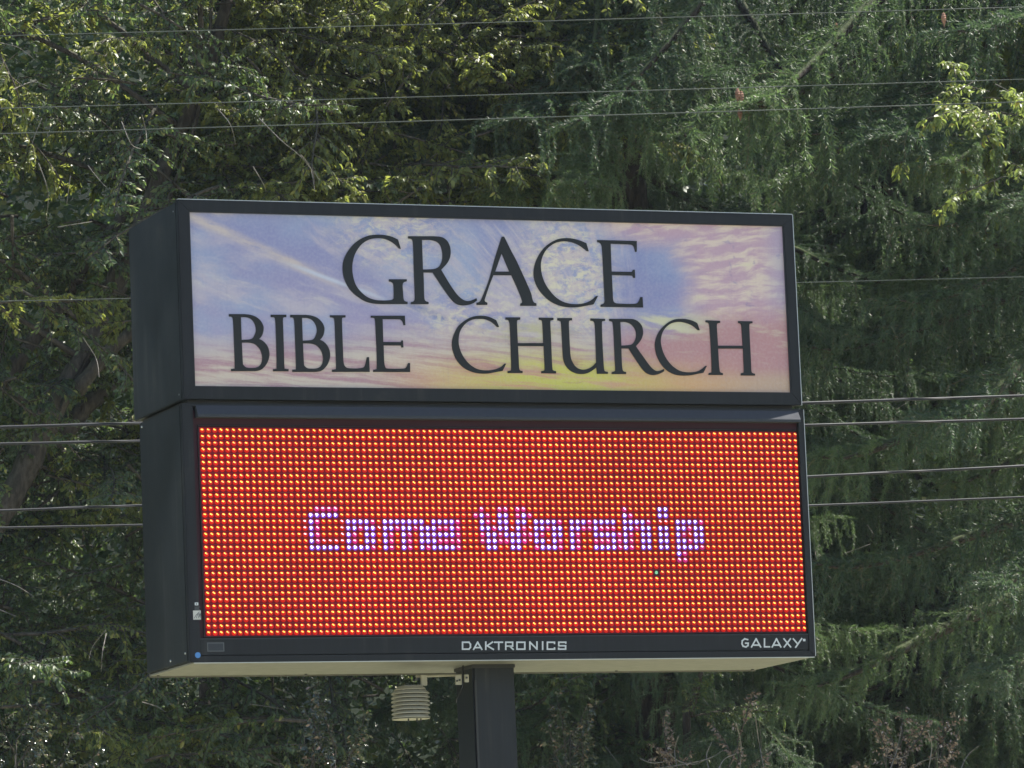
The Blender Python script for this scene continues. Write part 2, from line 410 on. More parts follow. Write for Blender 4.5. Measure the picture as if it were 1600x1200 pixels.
C_ = [[(985, 262, K), (962, 184, K), (900, 158), (830, 140), (760, 135), (690, 145), (620, 178), (555, 230), (505, 300), (470, 380), (456, 460), (465, 540), (500, 620), (555, 690), (620, 745), (700, 782), (780, 799), (870, 800), (950, 788), (1032, 772, K), (1075, 690, K), (1052, 694, K), (1015, 728), (960, 755), (900, 768), (820, 768), (740, 748), (670, 705), (610, 640), (565, 570), (535, 490), (524, 400), (535, 330), (565, 265), (610, 215), (670, 180), (740, 166), (810, 172), (870, 192), (920, 222), (968, 260, K)]]
E_ = [[(1067, 153, K), (1447, 163, K), (1447, 266, K), (1432, 266, K), (1425, 232), (1410, 206), (1375, 196), (1300, 193), (1195, 190, K), (1205, 457, K), (1400, 460, K), (1412, 440, K), (1428, 440, K), (1432, 517, K), (1416, 517, K), (1405, 495, K), (1207, 490, K), (1215, 650), (1220, 730), (1240, 758), (1290, 765), (1420, 767), (1462, 750), (1482, 702, K), (1502, 702, K), (1508, 802, K), (1100, 795, K), (1100, 775, K), (1126, 765), (1139, 740), (1136, 680), (1128, 500), (1115, 250), (1105, 197), (1087, 178), (1067, 175, K)]]
B_ = [[(80, 107, K), (320, 107, K), (420, 120), (510, 155), (580, 220), (615, 290), (620, 350), (605, 420), (580, 465), (550, 497, K), (600, 520), (655, 570), (695, 640), (712, 730), (700, 810), (665, 890), (610, 955), (560, 985), (490, 998, K), (112, 998, K), (112, 963, K), (150, 960), (171, 935), (165, 700), (150, 300), (140, 180), (120, 150), (80, 145, K)],
      [(265, 155, K), (340, 155), (410, 175), (460, 220), (490, 280), (503, 350), (490, 410), (460, 470), (410, 500), (277, 510, K)],
      [(280, 553, K), (390, 553), (480, 575), (540, 625), (580, 690), (600, 780), (590, 860), (555, 915), (500, 942), (420, 948), (350, 940), (308, 905), (295, 860)]]
I_ = [[(733, 117, K), (975, 117, K), (975, 155, K), (940, 158), (922, 185), (925, 300), (935, 600), (945, 930), (965, 960), (1010, 965, K), (1010, 1000, K), (770, 1000, K), (770, 967, K), (805, 962), (825, 935), (820, 600), (810, 300), (800, 182), (785, 158), (733, 153, K)]]
L_ = [[(160, 125, K), (400, 125, K), (400, 160, K), (362, 163), (345, 190), (350, 400), (362, 700), (370, 860), (400, 930), (460, 953), (620, 953), (700, 920), (735, 780, K), (768, 780, K), (778, 1010, K), (190, 1010, K), (190, 975, K), (230, 970), (254, 942), (248, 700), (235, 300), (225, 190), (208, 162), (160, 157, K)]]
E2 = [[(797, 132, K), (1327, 132, K), (1335, 280, K), (1310, 280, K), (1290, 220), (1260, 192), (1220, 187), (980, 186, K), (990, 542, K), (1265, 545, K), (1275, 518, K), (1298, 518, K), (1305, 628, K), (1275, 628, K), (1268, 597, K), (995, 595, K), (1000, 750), (1005, 860), (1020, 930), (1062, 958), (1300, 958), (1350, 935), (1378, 872, K), (1408, 872, K), (1410, 1012, K), (833, 1010, K), (833, 977, K), (870, 970), (891, 942), (888, 700), (870, 300), (860, 190), (840, 166), (797, 163, K)]]
C2 = [[(800, 308, K), (755, 203, K), (680, 165), (600, 140), (510, 132), (420, 140), (330, 170), (240, 225), (160, 300), (105, 400), (72, 500), (66, 600), (85, 700), (130, 810), (200, 900), (290, 970), (390, 1012), (500, 1034), (620, 1036), (740, 1015), (855, 995, K), (910, 882, K), (885, 880, K), (830, 930), (750, 965), (660, 985), (560, 985), (460, 965), (370, 915), (300, 850), (235, 760), (190, 660), (168, 560), (170, 470), (190, 380), (240, 295), (310, 230), (400, 190), (500, 182), (590, 190), (670, 225), (730, 270), (768, 308, K)]]
H_ = [[(902, 158, K), (1130, 158, K), (1130, 195, K), (1100, 200), (1080, 228), (1085, 400), (1092, 560, K), (1492, 560, K), (1485, 350), (1475, 225), (1455, 200), (1423, 195, K), (1423, 162, K), (1650, 165, K), (1650, 198, K), (1615, 207), (1600, 237), (1612, 500), (1630, 930), (1652, 988), (1690, 998, K), (1690, 1035, K), (1462, 1030, K), (1462, 997, K), (1498, 990), (1514, 955), (1505, 750), (1500, 608, K), (1095, 605, K), (1105, 800), (1113, 950), (1130, 988), (1167, 997, K), (1167, 1028, K), (935, 1028, K), (935, 995, K), (970, 990), (991, 955), (985, 700), (970, 300), (955, 222), (938, 198), (902, 193, K)]]
U_ = [[(170, 135, K), (352, 135, K), (352, 163, K), (325, 167), (312, 190), (315, 300), (325, 500), (335, 620), (360, 690), (400, 745), (450, 773), (500, 780), (560, 765), (610, 735), (655, 690, K), (650, 500), (640, 250), (630, 192), (612, 172), (583, 168, K), (583, 140, K), (765, 145, K), (765, 170, K), (738, 175), (725, 198), (730, 400), (740, 600), (752, 770), (767, 800), (800, 807, K), (800, 832, K), (665, 832, K), (658, 750, K), (600, 795), (540, 825), (470, 835), (400, 825), (330, 790), (275, 730), (245, 650), (235, 550), (225, 350), (215, 200), (200, 172), (170, 163, K)]]
R2 = [[(817, 145, K), (1050, 145, K), (1120, 150), (1180, 180), (1225, 235), (1240, 310), (1230, 370), (1200, 430), (1150, 487, K), (1200, 560), (1250, 630), (1300, 700), (1350, 760), (1400, 795), (1440, 795), (1470, 785), (1503, 770, K), (1503, 800, K), (1460, 825), (1400, 845), (1340, 845), (1280, 820), (1230, 770), (1180, 700), (1120, 610), (1060, 515, K), (968, 515, K), (972, 650), (980, 765), (995, 800), (1028, 810, K), (1028, 835, K), (850, 835, K), (850, 810, K), (880, 800), (893, 775), (885, 600), (875, 350), (862, 202), (848, 178), (817, 172, K)],
      [(955, 185, K), (1020, 185), (1080, 205), (1125, 250), (1150, 300), (1155, 350), (1145, 400), (1120, 445), (1080, 470), (968, 480, K)]]
C3 = [[(692, 337, K), (655, 233, K), (590, 200), (510, 178), (420, 170), (330, 178), (250, 210), (170, 270), (100, 350), (55, 440), (35, 530), (40, 620), (65, 720), (115, 820), (180, 900), (260, 960), (350, 995), (450, 1005), (560, 1000), (660, 980), (745, 965, K), (797, 862, K), (775, 862, K), (725, 905), (660, 940), (580, 955), (490, 955), (400, 935), (310, 880), (240, 810), (180, 720), (140, 620), (120, 520), (125, 440), (150, 360), (200, 290), (270, 240), (350, 218), (430, 218), (520, 240), (600, 280), (665, 337, K)]]
H2 = [[(780, 192, K), (992, 200, K), (992, 230, K), (960, 237), (943, 262), (950, 400), (960, 565, K), (1325, 567, K), (1315, 400), (1305, 272), (1288, 240), (1257, 232, K), (1257, 203, K), (1467, 207, K), (1467, 235, K), (1437, 242), (1421, 268), (1430, 500), (1445, 800), (1452, 940), (1470, 968), (1505, 978, K), (1505, 1005, K), (1298, 1003, K), (1298, 970, K), (1328, 963), (1343, 935), (1335, 750), (1330, 608, K), (962, 608, K), (972, 800), (985, 930), (1000, 960), (1033, 970, K), (1033, 997, K), (825, 995, K), (825, 968, K), (855, 960), (869, 935), (862, 700), (845, 400), (833, 262), (813, 228), (780, 220, K)]]
S1 = 1600 / 260
for c_, ox, oy, s, dx, dy, sx in ((G_, 520, 350, S1, 0, 0, 1), (R_, 520, 350, S1, 0, 0, 1), (A_, 760, 350, S1, 0, 0, 1), (C_, 760, 350, S1, 0, 0, 1), (E_, 760, 350, S1, 0, 0, 1),
                                  (B_, 350, 480, 10, 0, 0, 1), (I_, 350, 480, 10, 0, 0, 1), (B_, 350, 480, 10, 958, 12, .985), (L_, 500, 480, 10, 0, 0, 1), (E2, 500, 480, 10, 0, 0, 1),
                                  (C2, 700, 480, 10, 0, 0, 1), (H_, 700, 480, 10, 0, 0, 1), (U_, 850, 480, 8, 0, 0, 1), (R2, 850, 480, 8, 0, 0, 1), (C3, 1020, 480, 1600 / 170, 0, 0, 1), (H2, 1020, 480, 1600 / 170, 0, 0, 1)):
    glyph('letter', c_, ox, oy, s, panel, dx=dx, dy=dy, sx=sx)

# ---- lower cabinet with the message board
mb = MB(); mb.box(LX0 + .004, LX1 - .004, .0405, LD, LZ0 + .006, LZ1 - .001)
lcab = place(mb.build('lower_cabinet', M['side'], sign, bevel=.003))
mb = MB(); mb.box(LX0 + .0045, LX1 - .0045, .006, .040, LZ0 + .004, LZ1 - .001); mb.f = [f for k_, f in enumerate(mb.f) if k_ != 2]
place(mb.build('door_edge', M['frame'], lcab))
mb = MB(); ring(mb, LX0 + .0, LX1, LZ0, LZ1, .033, .020, .020, .010, 0, .022); place(mb.build('door_frame', M['frame'], lcab, bevel=.0012))
mb = MB(); mb.box(LX0 - .0032, LX0 - .0004, -.001, .010, LZ0 + .002, LZ1 - .002); place(mb.build('corner_trim', M['frame'], lcab))
mb = MB(); mb.box(LX1 + .0004, LX1 + .002, -.001, .010, LZ0 + .002, LZ1 - .002); place(mb.build('side_edge_trim', M['edge'], lcab))
mb = MB(); mb.box(LX0 + .012, LX1 - .001, .001, .006, LZ0 - .0025, LZ0 - .0006); place(mb.build('bottom_edge_trim', M['edge'], lcab))
# hood: sloping flashing over the board
hx0, hx1 = at(306, 640, 0).x, at(1247, 650, 0).x
mb = MB(); zt, zb = LZ1 - .007, .037
mb.poly([(hx0, .0, zt), (hx1, .0, zt), (hx1, -.020, zb + .008), (hx0, -.020, zb + .008), (hx1, -.020, zb), (hx0, -.020, zb), (hx0, .018, zb), (hx1, .018, zb), (hx0, .018, zt), (hx1, .018, zt)],
        [(0, 1, 2, 3), (3, 2, 4, 5), (5, 4, 7, 6), (6, 7, 9, 8), (8, 9, 1, 0), (0, 3, 5, 6, 8), (1, 9, 7, 4, 2)])
place(mb.build('hood', M['hood'], lcab))
# led face, recessed
fx0, fx1 = LX0 + .033, LX1 - .020
mb = MB(); mb.box(fx0, fx1, .0125, .020, -.636, .060); board = place(mb.build('led_board', M['face'], lcab))
mb = MB(); ring(mb, -.0155, fx1 - .001, -.6335, .016, .0022, .0022, .0022, .0022, .007, .0124); place(mb.build('board_lip', M['frame'], board))
mb = MB(); mb.box(fx0, fx1, .003, .020, -.6885, -.637); band = place(mb.build('name_band', M['frame'], lcab, bevel=.001))
mb = MB(); mb.box(fx0, fx1, .0015, .003, -.6400, -.6372); place(mb.build('band_edge', M['hood'], band))
# underside pan
mb = MB(); mb.box(LX0 + .012, PCX0 - .004, .008, LD - .002, LZ0 - .0015, LZ0 + .0035); mb.box(PCX1 + .002, LX1 - .004, .008, LD - .002, LZ0 - .0015, LZ0 + .0035)
mb.box(PCX0 - .004, PCX1 + .002, PY1 + .004, LD - .002, LZ0 - .0015, LZ0 + .0035)
mb.box(PCX0 - .004, PCX1 + .002, .008, PY0 - .004, LZ0 - .0015, LZ0 + .0035)
pan = place(mb.build('bottom_pan', M['under'], lcab))
mb = MB(); mb.box(LX0 + .012, LX1 - .004, LD - .002, LD + .001, LZ0 - .006, LZ0 + .02); place(mb.build('pan_flange', M['under'], lcab))
for px in (247, 478, 963, 1176):
    a = at(px, 1053 if px < 900 else 1049, LD - .03); mb = MB(); mb.lathe([(.0045, -.0045), (.005, -.0016)], (a.x, LD - .03, LZ0), 8); place(mb.build('screw', M['dark'], pan))

# lamps
PT = .02
MSG = {}
def row(r_, s): 
    for k in s.split():
        a, v = k.split(':'); MSG[(int(a), r_)] = float(v)
row(12, '18:1 19:1 20:1 21:1 45:1 48:1 49:1 51:1 52:1 69:1 75:2 76:2')
row(13, '17:2 18:2 19:2 20:2 21:2 44:1 45:2 46:1 48:2 49:2 51:1 52:2 53:1 69:2 70:1 75:2 76:2')
row(14, '16:.7 17:2 18:1 22:.5 23:2 24:2 25:2 26:2 27:1 29:2 30:2 31:2 32:2 33:2 34:2 35:2 37:2 38:2 39:2 40:2 41:1 45:2 46:1 47:.5 48:2 49:2 51:2 52:2 54:2 55:2 56:2 57:2 58:1 60:2 61:2 62:2 63:1 64:2 65:2 66:2 67:2 69:2 70:2 71:2 72:2 73:1 75:.7 76:.7 78:2 79:2 80:2 81:2 82:1')
row(15, '16:.7 17:2 18:1 22:.5 23:2 24:2 25:1 26:2 27:2 28:.5 29:2 30:2 31:1 32:2 33:2 34:1 35:2 36:2 37:2 38:1 39:1 40:2 41:1 45:2 46:2 47:1 48:2 49:2 50:.5 51:2 52:1 53:.5 54:2 55:2 56:1 57:2 58:2 60:2 61:2 62:1 63:1 64:2 65:1 66:1 67:1 69:2 70:2 71:1 72:2 73:2 75:2 76:2 78:2 79:2 80:1 81:2 82:2')
row(16, '16:.7 17:2 18:1 22:.5 23:2 24:1 26:2 27:2 29:2 30:1 32:2 33:1 35:2 36:2 37:2 38:2 39:2 40:2 41:1 45:1 46:2 47:2 48:1 49:2 50:2 51:2 52:1 53:1 54:2 55:1 57:2 58:2 60:2 61:1 64:2 65:2 66:2 67:2 68:1 69:2 70:1 72:2 73:2 75:2 76:2 78:2 79:1 80:.5 81:2 82:2')
row(17, '17:2 18:1 19:.7 20:.7 21:.7 22:.7 23:2 24:1 26:2 27:2 29:2 30:1 32:2 33:1 35:2 36:2 37:2 38:1 39:1 40:1 41:1 45:1 46:2 47:2 48:1 49:1 50:2 51:2 52:1 53:.5 54:2 55:2 56:.5 57:2 58:1 60:2 61:1 64:1 65:1 66:1 67:2 68:1 69:2 70:1 72:2 73:2 75:2 76:2 78:2 79:2 80:1 81:2 82:2')
row(18, '17:2 18:2 19:2 20:2 21:2 23:2 24:2 25:2 26:2 27:1 29:2 30:1 32:2 33:1 35:2 36:1 37:2 38:2 39:2 40:2 41:1 46:2 47:2 50:2 51:2 54:1 55:2 56:2 57:2 58:1 60:2 61:1 64:2 65:2 66:2 67:2 68:1 69:2 70:1 72:2 73:2 75:2 76:2 78:2 79:2 80:2 81:2 82:1')
row(19, '78:2 79:1'); row(20, '78:1 79:1')
LETTER_COLS = [('C', 16, 21.5), ('o', 22, 28.2), ('m', 29, 34.5), ('e', 35, 41.5), ('W', 44, 53.5), ('o', 54, 59), ('r', 60, 63.5), ('s', 64, 68.5), ('h', 69, 73.5), ('i', 75, 76.5), ('p', 78, 83)]
M['red'] = m_emit('red_lamp', (1, .016, .006), LED_RED := .225)
M['gap_glow'] = m_emit('red_gap_glow', (.9, .012, .07), .060)  # added emission standing in for red lamp spill on the board, not a lens
M['hot'] = m_emit('hot_lamp_core', (1, .48, .09), 1.15)
M['hot2'] = m_emit('pink_lamp_core', (1, .34, .16), .9)
M['blue_l'] = m_emit('violet_lamp', (.26, .07, .80), .36)
M['wht'] = m_emit('white_lamp_core', (.84, .84, 1), 1.5)
M['mag'] = m_emit('magenta_lamp', (.62, .015, .20), .40)
M['pnk'] = m_emit('pale_pink_core', (1, .60, .62), 1.1)
def dome(mb, x, z, y, r, h, k=8, mats=None, mi=0):
    n0 = len(mb.v)
    for rr, hh in ((r, 0), (r * .72, h * .7)):
        for j in range(k):
            a = 2 * math.pi * (j + .5) / k; mb.v.append((x + rr * math.cos(a), y - hh, z + rr * math.sin(a)))
    mb.v.append((x, y - h, z))
    for j in range(k):
        j2 = (j + 1) % k
        mb.f.append((n0 + j, n0 + j2, n0 + k + j2, n0 + k + j)); mats.append(mi)
        mb.f.append((n0 + k + j, n0 + k + j2, n0 + 2 * k)); mats.append(mi)
def lamp(mb, mats, c, r_, base, core):
    x = c * PT; z = -r_ * PT; q = R.random
    n0 = len(mb.v); h = PT * .492
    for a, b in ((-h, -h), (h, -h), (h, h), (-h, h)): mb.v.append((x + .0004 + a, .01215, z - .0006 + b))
    mb.f.append((n0, n0 + 1, n0 + 2, n0 + 3)); mats.append(7)  # glowing square behind the lamp, fills the gaps with red spill
    dome(mb, x + .0004, z - .0006, .0122, PT * (.43 if base != 1 else .44), .0028, 8, mats, base)
    b2 = core if q() > .35 or core != 2 else 3
    j = (q() - .5) * .0012
    k = {4: 1.30, 5: 1.1}.get(core, 1.05)
    dome(mb, x - .0021 + j, z + .0028 + j, .0104, PT * .118 * k, .0030, 6, mats, core)
    dome(mb, x + .0013 + j, z + .0010 - j, .0103, PT * .120 * k, .0034, 6, mats, b2)
    if core == 4: dome(mb, x - .0014, z - .0018, .0103, PT * .13, .0034, 6, mats, core)
def lampobj(name, cells, parent):
    mb = MB(); mats = []
    for (c, r_, v) in cells:
        if v == 0: lamp(mb, mats, c, r_, 0, 2)
        elif v < .9: lamp(mb, mats, c, r_, 0, 5)
        elif v < 1.5: lamp(mb, mats, c, r_, 6, 5)
        else: lamp(mb, mats, c, r_, 1, 4)
    me = mb.mesh(name)
    for k_ in ('red', 'blue_l', 'hot', 'hot2', 'wht', 'pnk', 'mag', 'gap_glow'): me.materials.append(M[k_])
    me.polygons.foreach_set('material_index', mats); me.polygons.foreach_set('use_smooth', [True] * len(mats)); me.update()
    return place(link(name, me, parent))
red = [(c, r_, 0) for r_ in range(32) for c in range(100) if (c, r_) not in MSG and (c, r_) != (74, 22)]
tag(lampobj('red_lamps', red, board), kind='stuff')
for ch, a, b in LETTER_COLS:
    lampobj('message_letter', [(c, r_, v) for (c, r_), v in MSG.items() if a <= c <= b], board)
mb = MB(); ml = []; dome(mb, 74 * PT, -22 * PT, .0122, .0055, .004, 8, ml, 0); place(mb.build('dim_lamp', M['green_led'], board))
mb = MB()
for r_ in range(33): mb.box(-.0128, 1.9925, .0085, .0123, PT * .47 - r_ * PT - .0006, PT * .47 - r_ * PT + .0006)
tag(place(mb.build('louvers', M['face'], board)), kind='stuff')

# lettering and stickers on the band
def strokes(name, lines, wd, ox, oy, s, Y, parent, mat, th=.0012):
    mb = MB()
    for kk, ln in enumerate(lines):
        P = [at(ox + a / s, oy + b / s, Y) for a, b in ln]
        hw = wd / s / 503 / 2 
        for i in range(len(P) - 1):
            a, b = Vector((P[i].x, P[i].z)), Vector((P[i + 1].x, P[i + 1].z)); d = (b - a).normalized(); n = Vector((-d.y, d.x)) * hw
            a2, b2 = a - d * hw * .9, b + d * hw * .9
            y0 = Y - th - (i + kk * 3) * .00008
            q = [a2 - n, b2 - n, b2 + n, a2 + n]
            mb.poly([(v.x, y0, v.y) for v in q] + [(v.x, Y - .0001, v.y) for v in q], [(0, 1, 2, 3), (7, 6, 5, 4), (0, 4, 5, 1), (1, 5, 6, 2), (2, 6, 7, 3), (3, 7, 4, 0)])
    return place(mb.build(name, mat, parent))
YB = .003
DK = [[[(106, 114), (190, 114), (210, 140), (210, 180), (190, 205), (106, 205), (106, 114)]], [[(252, 208), (305, 114), (360, 208)], [(278, 184), (334, 184)]],
      [[(412, 112), (412, 208)], [(500, 112), (430, 160), (512, 208)]], [[(528, 114), (632, 114)], [(582, 114), (582, 208)]],
      [[(675, 208), (675, 114), (765, 114), (765, 165), (675, 165)], [(725, 165), (772, 208)]], [[(822, 114), (925, 114), (925, 205), (822, 205), (822, 114)]],
      [[(992, 208), (992, 112), (1085, 206), (1085, 110)]], [[(1160, 110), (1160, 208)]], [[(1316, 130), (1316, 114), (1222, 114), (1222, 205), (1316, 205), (1316, 188)]],
      [[(1464, 125), (1464, 114), (1372, 114), (1372, 160), (1462, 160), (1462, 205), (1370, 205), (1370, 192)]]]
for l in DK: strokes('letter', l, 19, 710, 990, 8.421, YB, band, M['white'])
GX = [[[(630, 530), (605, 524), (585, 540), (582, 565), (592, 585), (615, 592), (632, 580), (634, 560), (612, 560)]], [[(662, 592), (700, 524), (738, 592)], [(682, 576), (718, 576)]], [[(770, 524), (770, 590), (812, 590)]],
      [[(834, 592), (870, 524), (906, 592)], [(852, 576), (888, 576)]], [[(932, 524), (988, 592)], [(986, 524), (934, 592)]], [[(1010, 524), (1043, 562)], [(1080, 522), (1030, 594)]], [[(1096, 530), (1106, 530)], [(1096, 538), (1106, 538)]]]
for l in GX: strokes('letter', l, 12, 1050, 900, 5.333, YB, band, M['white'])
def plate(name, x0, y0, x1, y1, Y, mat, parent, th=.0008):
    a, b = at(x0, y0, Y), at(x1, y1, Y); mb = MB(); mb.box(a.x, b.x, Y - th, Y - .0001, b.z, a.z); return place(mb.build(name, mat, parent))
plate('data_plate', 323.5, 1004, 350.5, 1018, .003, M['grey'], band)
plate('data_plate_face', 325, 1005.5, 349, 1016.5, .0022, M['hood'], band, .0004)
st_ = plate('sticker', 301.5, 954, 314, 968, 0, M['sticker'], lcab)
for k_ in range(4): strokes('sticker_line', [[(2 + k_ * 3, 12), (5 + k_ * 2.4, 7 - k_), (10, 2 + 2.5 * k_)]], .9, 301.5, 954, 1, -.0008, st_, M['grey'], .0004)
plate('maker_mark', 304.2, 941.5, 309.8, 945.8, 0, M['white'], lcab)
plate('maker_mark_hole', 306.2, 942.8, 308.0, 944.6, -.0008, M['frame'], lcab, .0004)
for k_, ww in enumerate((9, 7, 8)): plate('small_print', 304, 948 + k_ * 1.9, 304 + ww, 948.9 + k_ * 1.9, 0, M['grey'], lcab)
a = at(309, 1023.7, 0); mb = MB(); mb.poly([(a.x + .009 * math.cos(t_ * math.pi / 10), -.0006, a.z + .009 * math.sin(t_ * math.pi / 10)) for t_ in range(20)], [tuple(range(20))]); place(mb.build('round_sticker', M['blue'], lcab))
for (px, py, zz) in ((220, 667, 0), (258, 1033, 0), (284, 1021, 0)):
    mb = MB(); mb.lathe([(.004, 0), (.003, .003)], (0, 0, 0), 8); s = mb.build('screw', M['edge'], lcab); place(s)
    s.rotation_euler = (0, -math.pi / 2, 0)
    Ys = .463 - (px - 215) / 75 * .44; q = at(px, py, max(.02, Ys)); s.location = (LX0 + .0035, max(.02, Ys), q.z)

# =================================================================== SENSOR ON THE POST
sc_ = at(641.5, 1100, .20)
sensor = thing('temperature_sensor', 'small cream louvred temperature sensor hanging beside the post under the sign', 'weather sensor', (sc_.x, sc_.y, sc_.z))
def splace(o):
    if o.parent is sensor: o.matrix_parent_inverse = Matrix.Translation(-Vector(sensor.location))
    return o
for k_ in range(8):
    z = sc_.z + .046 - k_ * .0124; f = 1 if k_ else .82
    mb = MB(); mb.lathe([(.040, .0085), (.050 * f, .0075), (.0605 * f, -.001), (.0605 * f, -.0035), (.050, -.0012), (.038, -.0015)], (sc_.x, sc_.y, z), 28)
    splace(mb.build('louver_plate', M['cream'], sensor, smooth=False))
mb = MB(); mb.lathe([(.030, .05), (.030, -.045)], (sc_.x, sc_.y, sc_.z), 16); splace(mb.build('core', M['dark'], sensor))
mb = MB(); mb.lathe([(.060, -.0475), (.052, -.0435)], (sc_.x, sc_.y, sc_.z), 28); base = splace(mb.build('bottom_plate', M['cream'], sensor))
for dx, dy in ((-.02, -.03), (.006, -.036), (.022, -.028)):
    mb = MB(); mb.lathe([(.0025, -.058), (.0025, -.047)], (sc_.x + dx, sc_.y + dy, sc_.z), 8); splace(mb.build('stud', M['dark'], base))
a, b, c_ = at(661, 1057, .2), at(661, 1071.5, .2), at(629, 1073, .2)
mb = MB(); mb.box(a.x - .010, a.x + .010, .190, .200, b.z, a.z + .004); mb.box(c_.x, a.x - .0105, .185, .215, b.z - .003, b.z + .002)
splace(mb.build('hanger', M['cream'], sensor, bevel=.001))
a, b = at(651, 1056.5, .2), at(722, 1054.5, .2)
mb = MB(); mb.tube([a + Vector((0, .006, 0)), b + Vector((0, .006, .0))], .0042, 8); splace(mb.build('arm', M['cream'], sensor))
for (x0, y0, x1, y1, hol) in ((711, 1055, 721.5, 1070, ((714, 1064), (718, 1062.5))), (725, 1054, 732.5, 1066, ((729, 1059),))):
    A, B2_ = at(x0, y0, .15), at(x1, y1, .15)
    mb = MB(); mb.box(A.x, B2_.x, .147, .153, B2_.z, A.z); cp = splace(mb.build('clamp_plate', M['cream'], sensor, bevel=.001))
    for h in hol:
        q = at(h[0], h[1], .146); mb = MB(); mb.tube([(q.x, .1465, q.z), (q.x, .1425, q.z)], .0030, 8); splace(mb.build('bolt', M['dark'], cp))
mb = MB(); mb.tube([at(723.5, 1040, .15), at(723.8, 1060, .143), at(723, 1070, .14), at(719, 1081, .145), at(713.5, 1091, .16), at(713, 1098, .2)], .0022, 6); splace(mb.build('lead', M['cable'], sensor, smooth=True))

# =================================================================== OVERHEAD WIRES
def span(name, label, cat, pts, Y, rad, mat, twist=False, group=None):
    """a wire through three sighted points, a shallow parabola carried on past the frame"""
    P = [at(x, y, Y) for x, y in pts]; xs = [p.x for p in P]; zs = [p.z for p in P]
    co = np.polyfit(xs, zs, 2 if len(pts) > 2 else 1)
    if len(pts) > 2 and co[0] < .0004:
        c1 = np.polyfit(xs, zs, 1); co = np.array([.0004, 0, 0]); res = np.array(zs) - .0004 * np.array(xs) ** 2; l1 = np.polyfit(xs, res, 1); co[1:] = l1
    co[0] = min(co[0], .004)
    if len(pts) > 2:
        res = np.array(zs) - co[0] * np.array(xs) ** 2; co[1:] = np.polyfit(xs, res, 1)
    X = np.linspace(-16, 26, 240)
    mb = MB(); mb.tube([(x, Y, np.polyval(co, x)) for x in X], rad, 8)
    o = mb.build(name, mat, None, smooth=True); tag(o, label, cat, group)
    if twist:
        mb = MB(); n = 2400; Xs = np.linspace(-6, 16, n)
        mb.tube([(x, Y + (rad * 1.05) * math.cos(x * 9), np.polyval(co, x) + (rad * 1.05) * math.sin(x * 9)) for x in Xs], .0016, 4)
        link('lashing_wire', mb.mesh('lashing_wire', M['cable']), o)
    return o
TH = 'thin wires above the sign'
span('power_wire', 'topmost thin pale wire crossing the trees near the top of the picture', 'wire', [(0, 57), (500, 41.5), (1000, 29), (1600, 11)], 5.4, 0.0021, M['wire'], group=TH)
span('power_wire', 'upper wire of the close pair of thin wires just above the sign', 'wire', [(0, 170.5), (500, 155.5), (1000, 140), (1600, 125)], 5.2, 0.0022, M['wire'], group=TH)
span('power_wire', 'lower wire of the close pair of thin wires just above the sign', 'wire', [(0, 209), (500, 194), (1000, 178.5), (1600, 159)], 5.0, 0.0023, M['wire'], group=TH)
span('power_wire', 'single thin wire passing behind the sunset name panel', 'wire', [(0, 470), (200, 467.5), (1245, 441), (1600, 433)], 5.1, 0.0020, M['wire'])
TK = 'thick black cables behind the sign'
span('utility_cable', 'highest thick black cable level with the seam between the two cabinets', 'cable', [(0, 667), (213, 662), (1255, 629.5), (1600, 618.5)], 4.2, .0064, M['cable'], True, TK)
span('utility_cable', 'second thick black cable just below the highest one, behind the top of the red board', 'cable', [(0, 693), (213, 690), (1257, 664), (1600, 655)], 4.3, .0058, M['cable'], True, TK)
span('utility_cable', 'third thick black cable behind the upper half of the red board', 'cable', [(0, 797), (213, 791.5), (1260, 744), (1600, 728.5)], 4.4, .0056, M['cable'], True, TK)
span('utility_cable', 'lowest thick black cable behind the glowing message', 'cable', [(0, 824), (213, 821.5), (1262, 789.5), (1600, 777)], 4.5, .0050, M['cable'], False, TK)

# =================================================================== VEGETATION
def m_leaf(name, a, b, tr, trm=.35, rough=.38, spec=.5, odd=None, hue=.0):
    t = Nt(name); gi = t.add('ShaderNodeNewGeometry'); ri = V(t, gi.outputs['Random Per Island'])
    oi = V(t, t.add('ShaderNodeObjectInfo').outputs['Random'])
    f = t.math('FRACT', ri + oi * 3.7)
    c = t.mix(f, a, b)
    if odd: c = t.mix(t.ss(t.math('FRACT', ri * 7.3 + oi), .88, .96), c, odd)
    n = t.noise(coord(t), 1.1, 2)
    c = t.mix(t.ss(n, .35, .7) * .35, c, b)
    t.set(Base_Color=c, Roughness=rough, Specular_IOR_Level=spec)
    tb = t.add('ShaderNodeBsdfTranslucent'); t.put(tb.inputs[0], t.mix(f, tr, tuple(x * 1.5 for x in tr)))
    mx = t.add('ShaderNodeMixShader'); mx.inputs[0].default_value = trm
    t.l.new(t.b.outputs[0], mx.inputs[1]); t.l.new(tb.outputs[0], mx.inputs[2]); t.l.new(mx.outputs[0], t.out.inputs[0])
    return t.m
def m_bark(name, a, b, moss=0.0):
    t = Nt(name); o = coord(t); x, y, z = sep(t, o)
    n = t.noise(t.vec(x * 3.0, y * 3.0, z * 1.0), 14, 6, .65, .4); n2 = t.noise(o, 3, 4)
    c = t.mix(t.ss(n, .35, .65), a, b)
    if moss:
        nz = sep(t, V(t, t.add('ShaderNodeNewGeometry').outputs['Normal']))[2]
        c = t.mix(t.ss(nz + n2 - .5, .1, .7) * moss, c, (.060, .080, .030))
    t.set(Base_Color=c, Roughness=.9, Specular_IOR_Level=.2); t.bump(n, .8, .02); return t.m
M['leaf'] = m_leaf('dark_leaves', (.026, .048, .030), (.088, .118, .048), (.12, .19, .045), .32, .46, .45, odd=(.24, .22, .06))
